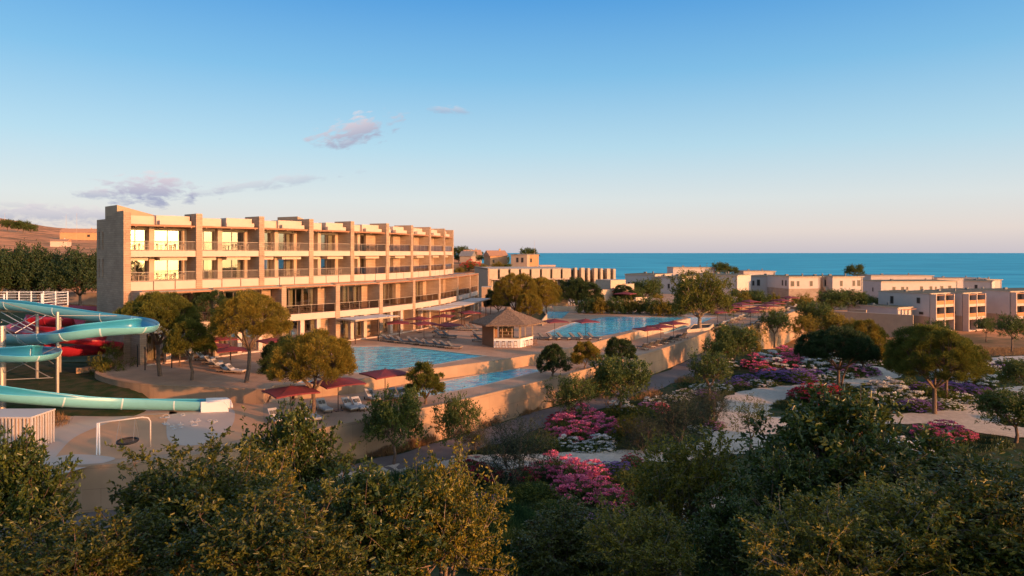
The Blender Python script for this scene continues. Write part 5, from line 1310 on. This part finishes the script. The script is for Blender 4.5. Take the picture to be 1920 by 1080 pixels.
# right edge
for (px, py, w, lab) in [(1905, 830, 130, 'dark bush cut by the right edge beside the gravel fork'), (1925, 745, 90, 'dark bush at the right edge above the gravel')]: stand(BA, px, py, -4, w, 4.6, lab, None, None, .8)
for (px, py, w, lab) in [(1849, 637, 40, 'small dark olive tree on the meadow before the villas, left of two'), (1897, 655, 62, 'larger olive tree with forked trunk on the meadow before the villas'), (1757, 655, 52, 'grey olive tree rising behind the broad half golden pine')]: stand(BB, px, py, -7.5 if py < 650 else -5, w, 4.6, lab)
# hedge of bushes at the far pool, bushes among the villas
HB = broadleaf('hedge_bush', 4.6, 2.9, 3.0, 47, 'leaf_mid', '', ncl=110, tw=9, nl=10, ln=.18, wd=.10, twl=.45, low=-.9)
HG = broadleaf('golden_hedge_bush', 4.4, 2.8, 2.9, 48, 'leaf_gold', '', ncl=100, tw=9, nl=10, ln=.18, wd=.10, twl=.45, low=-.9)
k = 0
for (px, py, w) in [(1100, 587, 40), (1127, 588, 42), (1156, 588, 42), (1184, 588, 40), (1212, 588, 42), (1240, 592, 44), (1268, 592, 42), (1340, 588, 40), (1368, 584, 40), (1395, 577, 40), (1425, 577, 38), (1450, 576, 36)]:
    stand(HG if k % 2 else HB, px, py, 0 if px < 1330 else -1, w, 4.2, f'{["green", "golden"][k % 2]} bush of the hedge behind the far pool and deck, {ORD[k]} from the left', None, 'hedge bushes behind the far pool'); k += 1
for k, (px, Y, w, z, lab, pr) in enumerate([(1208, 185, 60, -3, 'dark tree before the leftmost grey villa', BA), (1185, 180, 46, -3, 'dark tree left of the grey villa windows', BA), (1232, 178, 40, -3, 'golden bush below the two stacked windows', BC), (1390, 190, 44, -4, 'dark tree before the recessed pale villa, left', BA), (1415, 192, 40, -4, 'dark tree before the recessed pale villa, right', BA),
        (1507, 178, 56, -4.5, 'golden green tree at the foot of the two tone villa', BC), (1560, 180, 56, -5, 'dark tree before the sunlit white villa', BA), (1600, 184, 54, -5, 'second dark tree before the sunlit white villa', BA), (1640, 196, 40, -6, 'dark tree in the gap before the long low villa row', BA), (1320, 196, 44, -4, 'bush seen through the old spreading tree', BC),
        (1602, 262, 34, 1.2, 'treetop above the roof of the sunlit white villa', BA), (1350, 262, 34, 2.0, 'treetop above the villas by the old tree', BA), (1372, 264, 26, 2.0, 'second treetop above the villas by the old tree', BA)]):
    s = w / F * Y / 4.4; place(pr, ((px - 960) / F * Y, Y, z), k * 1.3, (s, s, s * .85), lab)
# village green
for k, (px, Y, w, dz, pr) in enumerate([(862, 300, 22, 0, BA), (882, 300, 24, 1, BA), (900, 310, 20, 0, BB), (935, 240, 30, 0, BC), (950, 240, 20, 0, BA), (905, 235, 26, 0, BC), (880, 240, 30, 0, BC), (862, 235, 22, -.5, BC), (890, 420, 30, 2, BA), (925, 430, 30, 1, BA), (860, 430, 34, 2.5, BA), (990, 300, 34, 2.3, BA), (1012, 262, 20, 0, BA), (1040, 245, 30, 0, BC), (1046, 255, 34, 0, BA), (1066, 240, 26, 0, BC), (945, 380, 24, 1, BA), (1030, 240, 20, -1, BA), (1148, 215, 20, 1, BC), (1160, 215, 22, 0, BA)]):
    x = (px - 960) / F * Y; s = w / F * Y / 4.4; place(pr, (x, Y, L(x, Y) + dz - .4), k * 1.9, (s, s, s * .8), f'{["dark", "sunlit"][pr is BC]} tree among the village houses, {ORD[k]} of the distant group' if k < 20 else '', 'trees among the village houses')
bou = flowerbush('bougainvillea', 5, 2.2, 'bloom_red', 71, 'bright red bougainvillea below the far gabled house', 160, .3)
bou.location = ((882 - 960) / F * 238, 238, L((882 - 960) / F * 238, 238) + .8); bou.scale = (1.3, 1.3, 1.2)
# --- dark trees at the left
LT = broadleaf('dark_tree', 12, 8, 12.5, 51, 'leaf_pine_dark', '', ncl=200, tw=12, nl=11, ln=.34, wd=.20, twl=1.1, low=-.6, r0=.32, limbs=7, trunk=.2)
for k, (px, Y, w, z, lab) in enumerate([(150, 146, 118, .0, 'dark spreading tree with bare forked trunk beside the brick end wall'), (72, 148, 112, .0, 'dark broad tree in the left row, one place from the brick end wall tree'), (-4, 144, 130, .0, 'dark broad tree at the left frame edge'), (-60, 148, 130, .0, 'dark tree just entering at the far left'), (112, 166, 84, .0, 'dark tree filling the gap behind the left row'), (34, 160, 110, .0, 'rear dark tree near the left frame edge'), (196, 158, 90, .0, 'dark crown touching the hotel end wall')]):
    x = (px - 960) / F * Y; s = w / F * Y / 12; place(LT, (x, Y, z - .4), k * 1.7, (s, s, 1.0 + .09 * math.sin(k * 2.7)), lab)
for k, (px, Y, w) in enumerate([(66, 190, 50), (88, 200, 36), (130, 210, 40), (178, 200, 30), (34, 700, 22), (44, 700, 26), (14, 700, 24), (58, 700, 20)]):
    x = (px - 960) / F * Y; s = w / F * Y / 4.4; place(BC if Y < 300 else BA, (x, Y, L(x, Y) - .3 * s), k, (s, s, s * .9), f'{["golden tree behind the dark row at the left", "dark tree high on the left hill"][Y > 300]}, {ORD[k]} from the near side', 'trees on the left hillside')
t = broadleaf('round_bush', 4.0, 3.4, 3.5, 46, 'leaf_pine', 'round dark green bush beside the slide at the foot of the end wall', ncl=80, tw=8, nl=9, ln=.15, wd=.07, twl=.45)
x, y = at(205, 692, 0); t.location = ((205 - 960) / F * 69, 69, -.9)
# --- foreground trees: large glossy leaves
FA = broadleaf('carob_tree', 5.4, 4.6, 8.0, 61, 'leaf_fore', '', ncl=140, tw=9, nl=15, ln=.175, wd=.078, six=True, twl=.6, holes=.25)
FB = broadleaf('leafy_tree', 5.0, 4.8, 8.0, 62, 'leaf_fore_gold', '', ncl=115, tw=9, nl=15, ln=.165, wd=.07, six=True, twl=.65, holes=.5, barkm='pale_bark')
FC = broadleaf('glossy_tree', 4.4, 4.0, 7.0, 63, 'leaf_fore_deep', '', ncl=110, tw=9, nl=14, ln=.165, wd=.075, six=True, twl=.5, holes=.3)
def fore(pr, px, pytop, Y, w_px, lab, rz, H, pw):
    x = (px - 960) / F * Y; top = CZ - (pytop - HOR) / F * Y; s = (w_px / F * Y) / pw; g = L(x, Y) - .1
    place(pr, (x, Y, g), rz, (s, s, (top - g) / H), lab)
for (pr, px, pyt, Y, w, rz, lab) in [
    (FC, 20, 822, 15.5, 220, .3, 'dark leafy tree filling the lower left corner'),
    (FA, 365, 846, 17.5, 290, 1.9, 'large leafy tree with pale crooked branches at the lower left'),
    (FC, 555, 768, 26, 200, .9, 'dense round green tree standing before the near end of the retaining wall'),
    (FB, 450, 872, 21, 220, 2.8, 'leafy tree between the crooked one and the dense round one'),
    (FA, 160, 968, 13.5, 300, 4.0, 'near dark tree along the bottom, second from the lower left corner'),
    (FC, 690, 888, 14.5, 290, 5.1, 'dark green tree at the bottom, left of the bright golden one'),
    (FB, 830, 872, 15, 230, 3.3, 'bright golden leaved bush tree beside the centre grass gap'),
    (FA, 520, 930, 13, 330, 2.2, 'near tree along the bottom edge below the dense round one'),
    (FA, 1075, 960, 20, 250, .6, 'dark tree right of the centre grass gap, under the pink flowers'),
    (FB, 1275, 812, 27, 215, 1.2, 'tall leafy tree in front of the lower gravel path, golden at its top'),
    (FB, 1210, 960, 17, 220, 4.5, 'low tree with golden twigs along the bottom, right of centre'),
    (FC, 1580, 742, 24, 330, 2.0, 'very large dark leafy tree filling the lower right'),
    (FC, 1490, 862, 21, 220, 5.6, 'dark tree at the left flank of the very large one'),
    (FA, 1790, 858, 20, 380, 3.6, 'large dark tree along the right edge'),
    (FB, 1700, 905, 15, 380, .2, 'near dark tree at the bottom, under the very large one'),
    (FC, 1385, 940, 18, 200, 1.5, 'thin dark tree at the bottom beside the gravel glimpse'),
    (FA, 1900, 900, 14, 330, 5.9, 'near dark tree in the lower right corner'),
    (FB, 1540, 960, 14, 300, 2.9, 'near dark tree on the bottom edge, left of the lower right corner')]:
    H, pw = {'carob_tree': (8.0, 5.4), 'leafy_tree': (8.0, 5.0), 'glossy_tree': (7.0, 4.4)}[pr.name.split('.')[0]]
    fore(pr, px, pyt, Y, w, lab, rz, H, pw)
# --- tall unseen trees added on the sun's side to cast shade over the garden
for k, (x, y, s, sz) in enumerate([(30, -14, .8, 1.3), (37, 4, .75, 1.2), (50, 9, .85, 1.3), (47, 24, .7, .85), (60, 26, .9, 1.05), (30, -2, .8, 1.15), (26, 7, .6, .9), (82, 66, .9, 1.1), (95, 82, .9, 1.1), (24, -20, .8, 1.2)]):
    place(LT, (x, y, L(x, y) - .3), k * 2.3, (s, s, sz), f'unseen tall dark tree added to shade the garden, {ORD[k]} in line', 'unseen trees added to shade the garden')
# --- flowers
FP = {}
for nm, mt, sd, w, h, nb_, bs, wd_ in [('pink', 'bloom_pink', 1, 2.2, .95, 60, .26, 'pink'), ('crimson', 'bloom_crimson', 2, 2.0, .85, 55, .24, 'dark crimson'), ('white', 'bloom_white', 3, 2.0, .75, 60, .22, 'white'), ('violet', 'bloom_violet', 4, 2.2, .55, 150, .12, 'violet'), ('lilac', 'bloom_lilac', 5, 2.2, .6, 110, .14, 'lilac pink'), ('daisy', 'bloom_white', 6, 1.8, .30, 90, .11, 'small white'), ('green', 'leaf_pine', 7, 2.2, .8, 90, .12, 'green leafy')]:
    FP[nm] = (flowerbush(nm + '_flower_bush' if nm != 'green' else 'low_green_bush', w, h, mt, sd, '', nb_, bs), w, wd_)
beds = [  # (bed name, [(colour, px, py, w_px)...])
 ('of the large middle bed', [('pink', 1060, 815, 64), ('pink', 1090, 800, 70), ('pink', 1110, 818, 62), ('pink', 1082, 826, 60), ('pink', 1130, 806, 50), ('crimson', 1050, 800, 44), ('white', 1062, 836, 40), ('daisy', 1125, 840, 60), ('daisy', 1100, 843, 50), ('white', 1128, 838, 44), ('violet', 1172, 822, 60), ('violet', 1196, 812, 44), ('lilac', 1185, 800, 40), ('green', 1150, 832, 50), ('green', 1020, 840, 60), ('white', 1165, 770, 40), ('white', 1178, 776, 34), ('lilac', 1220, 768, 40), ('white', 1228, 762, 36), ('pink', 1240, 772, 30), ('green', 1200, 786, 60), ('green', 1150, 782, 44)]),
 ('of the bed before the lower path', [('crimson', 880, 890, 56), ('crimson', 905, 900, 56), ('white', 930, 888, 40), ('crimson', 866, 905, 40), ('violet', 905, 935, 40), ('violet', 935, 938, 40), ('daisy', 885, 945, 44), ('pink', 1040, 890, 70), ('pink', 1075, 905, 70), ('pink', 1110, 900, 60), ('crimson', 985, 900, 44), ('pink', 1090, 935, 70), ('pink', 1125, 930, 60), ('pink', 1060, 925, 54), ('pink', 1150, 950, 56), ('crimson', 1185, 950, 50), ('violet', 1140, 885, 50), ('violet', 1165, 880, 40), ('crimson', 1185, 872, 34), ('green', 1000, 930, 70), ('green', 960, 935, 60), ('lilac', 1105, 985, 56), ('daisy', 1250, 930, 36), ('green', 1180, 905, 60), ('green', 1030, 960, 60)]),
 ('of the upper bed behind the bend', [('pink', 1418, 690, 44), ('pink', 1430, 700, 36), ('white', 1445, 680, 44), ('white', 1452, 694, 44), ('pink', 1472, 672, 44), ('pink', 1490, 682, 40), ('pink', 1478, 692, 50), ('crimson', 1497, 675, 36), ('white', 1515, 672, 44), ('white', 1530, 684, 50), ('white', 1520, 696, 44), ('white', 1548, 680, 44), ('violet', 1455, 712, 60), ('violet', 1490, 714, 64), ('violet', 1515, 708, 50), ('crimson', 1560, 668, 40), ('crimson', 1580, 676, 44), ('lilac', 1590, 702, 56), ('lilac', 1620, 700, 50), ('daisy', 1545, 714, 50), ('daisy', 1580, 716, 50), ('daisy', 1570, 706, 50), ('pink', 1650, 668, 36), ('crimson', 1662, 680, 44), ('crimson', 1640, 690, 40), ('daisy', 1640, 682, 44), ('violet', 1375, 722, 44), ('violet', 1400, 715, 40), ('daisy', 1430, 722, 44), ('white', 1365, 690, 36), ('white', 1345, 705, 30), ('daisy', 1345, 730, 50), ('green', 1400, 735, 50), ('green', 1440, 730, 50), ('green', 1500, 725, 50), ('green', 1620, 712, 40), ('daisy', 1290, 742, 50), ('daisy', 1265, 752, 44), ('pink', 1345, 690, 30), ('violet', 1320, 745, 40), ('daisy', 1320, 730, 44)]),
 ('of the island bed under the pines', [('crimson', 1510, 748, 50), ('crimson', 1535, 745, 50), ('crimson', 1560, 750, 50), ('crimson', 1545, 758, 44), ('daisy', 1515, 768, 50), ('white', 1660, 730, 44), ('white', 1680, 740, 50), ('white', 1640, 740, 50), ('white', 1665, 748, 60), ('white', 1700, 752, 50), ('white', 1640, 756, 40), ('violet', 1730, 738, 60), ('violet', 1770, 734, 60), ('violet', 1715, 768, 54), ('violet', 1740, 766, 44), ('white', 1790, 710, 56), ('white', 1815, 716, 56), ('white', 1835, 722, 50), ('white', 1775, 718, 50), ('violet', 1830, 738, 50), ('violet', 1800, 734, 54), ('daisy', 1760, 758, 50), ('daisy', 1800, 750, 60), ('daisy', 1835, 750, 60), ('daisy', 1775, 764, 50), ('daisy', 1850, 745, 44), ('green', 1600, 760, 60), ('green', 1580, 740, 50), ('green', 1750, 748, 60), ('green', 1790, 768, 50), ('green', 1700, 735, 60), ('white', 1850, 700, 44), ('violet', 1840, 690, 44), ('violet', 1870, 694, 40), ('white', 1885, 690, 36), ('daisy', 1875, 706, 50), ('green', 1850, 712, 50)]),
 ('beside the right gravel fork', [('pink', 1745, 822, 50), ('pink', 1775, 818, 50), ('pink', 1800, 824, 44), ('crimson', 1760, 812, 40), ('pink', 1770, 830, 40), ('white', 1690, 840, 44), ('white', 1725, 846, 40), ('violet', 1890, 812, 60), ('violet', 1915, 815, 50), ('daisy', 1900, 790, 50), ('lilac', 1340, 800, 36), ('daisy', 1345, 816, 50), ('daisy', 1310, 806, 40)])]
cnt = {}
for bed, items in beds:
    for (c, px, py, w) in items:
        pr, pw, wd_ = FP[c]; k = cnt.get((bed, c), 0); cnt[(bed, c)] = k + 1
        x, y = at(px, py, -3.95); s = (w / F * y) / pw * 1.12
        if on_path(x, y, -.1): continue
        place(pr, (x, y, L(x, y) - .02), (px * 7 % 63) / 10, (s, s, s * .95), f'{wd_} {"" if c == "green" else "flower "}bush {bed}, {ORD[k]} of its colour', f'{wd_} bushes {bed}')
# --- ground cover and grasses
def cover(name, items, m_, h, n, wd, seed):
    out = []; rs = np.random.RandomState(seed)
    for (px, py, wx, wy, z) in items:
        x, y = at(px, py, z); P, V, Fq = tufts(n, wx, wy, h, rs.randint(9999), wd)
        g = land(P[:, 0] + x, P[:, 1] + y) if z < -2 else np.full(len(P), z); k = V.shape[0] // len(P)
        hs = .6 + .5 * np.sin(P[:, 0] * 2.3 + 1) * np.sin(P[:, 1] * 1.9)
        off = np.stack([P[:, 0] + x, P[:, 1] + y, g], 1); V = V.reshape(len(P), k, 3); V[:, :, 2] *= (.5 + np.abs(hs))[:, None]; V += (off - P)[:, None, :]
        pp = np.array(PATHS); q2 = off[:, None, :2] - pp[None, :, :2]
        bad = ((q2 ** 2).sum(2) < (pp[None, :, 2] * .5 + .05) ** 2).any(1) if z < -2 else np.zeros(len(P), bool)
        V = V[~bad]; Fq = Fq[:len(V)]
        if not len(V): continue
        out.append((V.reshape(-1, 3), Fq))
    V, Fq = merge(out); o = link(name, npmesh(name, V, Fq, m_)); o['kind'] = 'stuff'; return o
cover('dry_grass', [(700, 850, 3, 1.2, -4), (650, 880, 3, 1.2, -4), (770, 850, 2.5, 1, -4), (900, 815, 3.5, 1, -4), (930, 800, 3, 1, -4), (1180, 745, 3.5, 1.5, -4), (1250, 715, 3.5, 1.5, -4), (1020, 778, 3, 1.5, -4), (1100, 760, 3, 1.2, -4), (1300, 700, 3, 2, -4), (800, 835, 3, 1, -4)], 'grass_dry', .55, 2600, .035, 5)
cover('lawn_grass', [(60, 745, 5, 4, -1.1), (20, 800, 4, 3, -1.1), (90, 700, 4, 5, -1.1), (30, 700, 5, 5, -1.1), (160, 680, 3, 3, -1.0)], 'grass_dry', .42, 3500, .03, 6)
cover('green_grass', [(940, 1040, 3, 3, -4), (900, 985, 3, 3, -4), (640, 930, 4, 3, -4), (700, 900, 4, 3, -4), (760, 910, 4, 3, -4), (1330, 1040, 3, 3, -4), (1310, 985, 3, 3, -4), (1000, 1000, 3, 3, -4)], 'grass_green', .6, 6000, .028, 7)
cover('bed_cover', [(1080, 845, 6, 2.5, -4), (1160, 800, 6, 5, -4), (1480, 715, 8, 5, -4), (1560, 690, 9, 6, -4), (1650, 755, 8, 4, -4), (1790, 745, 9, 5, -4), (1540, 762, 5, 3, -4), (980, 850, 5, 2, -4), (1040, 920, 6, 3, -4), (900, 920, 4, 3, -4), (1350, 730, 5, 4, -4), (1850, 700, 6, 5, -4), (1250, 780, 6, 6, -4), (1760, 830, 6, 3, -4), (1900, 790, 6, 4, -4)], 'leaf_pine_dark', .28, 5200, .06, 8)
cover('meadow_grass', [(1860, 655, 14, 8, -4.5), (1890, 640, 12, 10, -5.5), (1800, 690, 6, 5, -4)], 'grass_dry', .4, 6000, .05, 9)
# ================================================================ LIGHT, SKY, CAMERA
SKY_K = 1 / (.15 * 2 ** 1.25)
w = bpy.data.worlds.new('World'); S.world = w; w.use_nodes = True; nt = w.node_tree; bg = nt.nodes['Background']
sk = nt.nodes.new('ShaderNodeTexSky'); sk.sky_type = 'NISHITA'; sk.sun_disc = False; sk.sun_elevation = SUN_EL; sk.sun_rotation = R(90) - SUN_AZ
sk.air_density = 1.0; sk.dust_density = 1.6; sk.ozone_density = 2.2; sk.altitude = 50
tc = nt.nodes.new('ShaderNodeTexCoord'); sep = nt.nodes.new('ShaderNodeSeparateXYZ'); nt.links.new(tc.outputs['Generated'], sep.inputs[0])
def math_(op, a, b=None, c=None, clamp=False):
    n = nt.nodes.new('ShaderNodeMath'); n.operation = op; n.use_clamp = clamp
    for i, v in enumerate((a, b, c)):
        if v is None: continue
        if isinstance(v, (int, float)): n.inputs[i].default_value = v
        else: nt.links.new(v, n.inputs[i])
    return n.outputs[0]
# azimuth and elevation of the viewing direction
az = math_('ARCTAN2', sep.outputs['X'], sep.outputs['Y']); el = math_('ARCSINE', sep.outputs['Z'])
def cloud(px, py, wx, wy, tilt, dens, scale, seed):
    a0 = math.atan((px - 960) / F); e0 = math.atan((HOR - py) / F * math.cos(a0)); ax = wx / F * math.cos(a0) ** 2; ay = wy / F * math.cos(a0)
    da = math_('SUBTRACT', az, a0); de = math_('SUBTRACT', el, e0)
    u = math_('DIVIDE', math_('ADD', math_('MULTIPLY', da, math.cos(tilt)), math_('MULTIPLY', de, math.sin(tilt))), ax)
    v = math_('DIVIDE', math_('SUBTRACT', math_('MULTIPLY', de, math.cos(tilt)), math_('MULTIPLY', da, math.sin(tilt))), ay)
    d = math_('SQRT', math_('ADD', math_('MULTIPLY', u, u), math_('MULTIPLY', v, v)))
    cb = nt.nodes.new('ShaderNodeCombineXYZ'); nt.links.new(math_('MULTIPLY', u, wx / 62), cb.inputs[0]); nt.links.new(math_('MULTIPLY', v, wy / 24), cb.inputs[1]); cb.inputs[2].default_value = seed
    n = nt.nodes.new('ShaderNodeTexNoise'); n.inputs['Scale'].default_value = scale; n.inputs['Detail'].default_value = 9; n.inputs['Roughness'].default_value = .58; n.inputs['Distortion'].default_value = .3; nt.links.new(cb.outputs[0], n.inputs['Vector'])
    f = math_('SUBTRACT', math_('ADD', math_('MULTIPLY', n.outputs['Fac'], 3.4), math_('SUBTRACT', 1, d)), 1.72)
    return math_('MULTIPLY', math_('MULTIPLY', f, 1.5, clamp=True), dens), v
base = nt.nodes.new('ShaderNodeHueSaturation'); base.inputs['Saturation'].default_value = 1.0; nt.links.new(sk.outputs[0], base.inputs['Color'])
last = base.outputs[0]
# clear evening air: the sky away from the sun goes from deep blue to a pale rose band at the horizon
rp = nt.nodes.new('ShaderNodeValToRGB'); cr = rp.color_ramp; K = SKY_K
stops = [(0.0, (.62, .57, .62)), (.03, (.80, .70, .66)), (.075, (.72, .76, .77)), (.15, (.46, .69, .82)), (.25, (.21, .51, .79)), (.36, (.065, .32, .72)), (.60, (.24, .37, .58)), (1.0, (.34, .39, .50))]  # two highest stops are out of view, paled to warm the fill light
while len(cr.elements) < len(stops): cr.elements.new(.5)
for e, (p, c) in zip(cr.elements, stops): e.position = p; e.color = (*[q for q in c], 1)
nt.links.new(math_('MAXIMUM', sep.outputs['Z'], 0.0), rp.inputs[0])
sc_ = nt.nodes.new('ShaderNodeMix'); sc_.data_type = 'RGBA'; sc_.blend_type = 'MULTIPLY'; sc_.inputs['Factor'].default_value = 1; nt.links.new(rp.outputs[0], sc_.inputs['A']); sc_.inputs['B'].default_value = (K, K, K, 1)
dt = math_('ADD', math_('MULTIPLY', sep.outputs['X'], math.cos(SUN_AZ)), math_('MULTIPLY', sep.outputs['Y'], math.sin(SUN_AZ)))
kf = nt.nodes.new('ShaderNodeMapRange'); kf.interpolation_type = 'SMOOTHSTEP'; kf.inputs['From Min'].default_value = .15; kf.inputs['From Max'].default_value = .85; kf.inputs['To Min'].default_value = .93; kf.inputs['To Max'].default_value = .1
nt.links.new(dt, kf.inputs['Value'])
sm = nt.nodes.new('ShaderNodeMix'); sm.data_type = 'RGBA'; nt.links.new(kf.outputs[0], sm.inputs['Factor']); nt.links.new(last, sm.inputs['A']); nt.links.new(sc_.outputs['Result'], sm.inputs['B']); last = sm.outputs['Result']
for (px, py, wx, wy, tilt, dens, sc, seed) in [(290, 356, 112, 30, .03, 1.0, 1.6, 1), (190, 363, 50, 12, 0, .7, 2, 3), (668, 246, 80, 26, .28, .95, 1.8, 5), (640, 268, 50, 8, .1, .4, 2, 6), (840, 206, 46, 8, -.03, .5, 2.2, 8), (500, 345, 150, 13, .17, .4, 1.6, 9), (110, 402, 170, 16, 0, .6, 1.8, 12), (40, 384, 90, 9, 0, .25, 2, 14)]:
    c, v = cloud(px, py, wx, wy, tilt, dens, sc, seed)
    col = nt.nodes.new('ShaderNodeMix'); col.data_type = 'RGBA'; col.clamp_factor = True; col.inputs['A'].default_value = (1.15, 1.22, 1.6, 1); col.inputs['B'].default_value = (2.6, 2.2, 2.2, 1)
    nt.links.new(math_('MULTIPLY_ADD', v, .5, .22, clamp=True), col.inputs['Factor'])
    mx = nt.nodes.new('ShaderNodeMix'); mx.data_type = 'RGBA'; nt.links.new(c, mx.inputs['Factor']); nt.links.new(last, mx.inputs['A']); nt.links.new(col.outputs['Result'], mx.inputs['B']); last = mx.outputs['Result']
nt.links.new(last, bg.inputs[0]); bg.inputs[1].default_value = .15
sl = bpy.data.lights.new('sun', 'SUN'); sl.energy = 2.8; sl.angle = R(.55); sl.color = (1.0, .42, .155)
so = bpy.data.objects.new('sun', sl); COL.objects.link(so)
dv = Vector((math.cos(SUN_AZ) * math.cos(SUN_EL), math.sin(SUN_AZ) * math.cos(SUN_EL), math.sin(SUN_EL)))
so.rotation_euler = dv.to_track_quat('Z', 'Y').to_euler(); so.location = dv * 300
cd = bpy.data.cameras.new('camera'); cam = bpy.data.objects.new('camera', cd); COL.objects.link(cam)
cam.location = (0, 0, CZ); cam.rotation_euler = (R(90), 0, 0); cd.sensor_width = 36; cd.lens = 36 * F / 1920; cd.shift_y = -(540 - HOR) / 1920
cd.clip_end = 120000; cd.clip_start = .3; S.camera = cam
S.view_settings.view_transform = 'Standard'; S.view_settings.look = 'None'; S.view_settings.exposure = 1.25; S.view_settings.gamma = 1
S.cycles.use_denoising = True; S.cycles.max_bounces = 6; S.cycles.diffuse_bounces = 2; S.cycles.glossy_bounces = 3; S.cycles.transparent_max_bounces = 12
S.cycles.sample_clamp_indirect = 6
# prototypes that were never placed
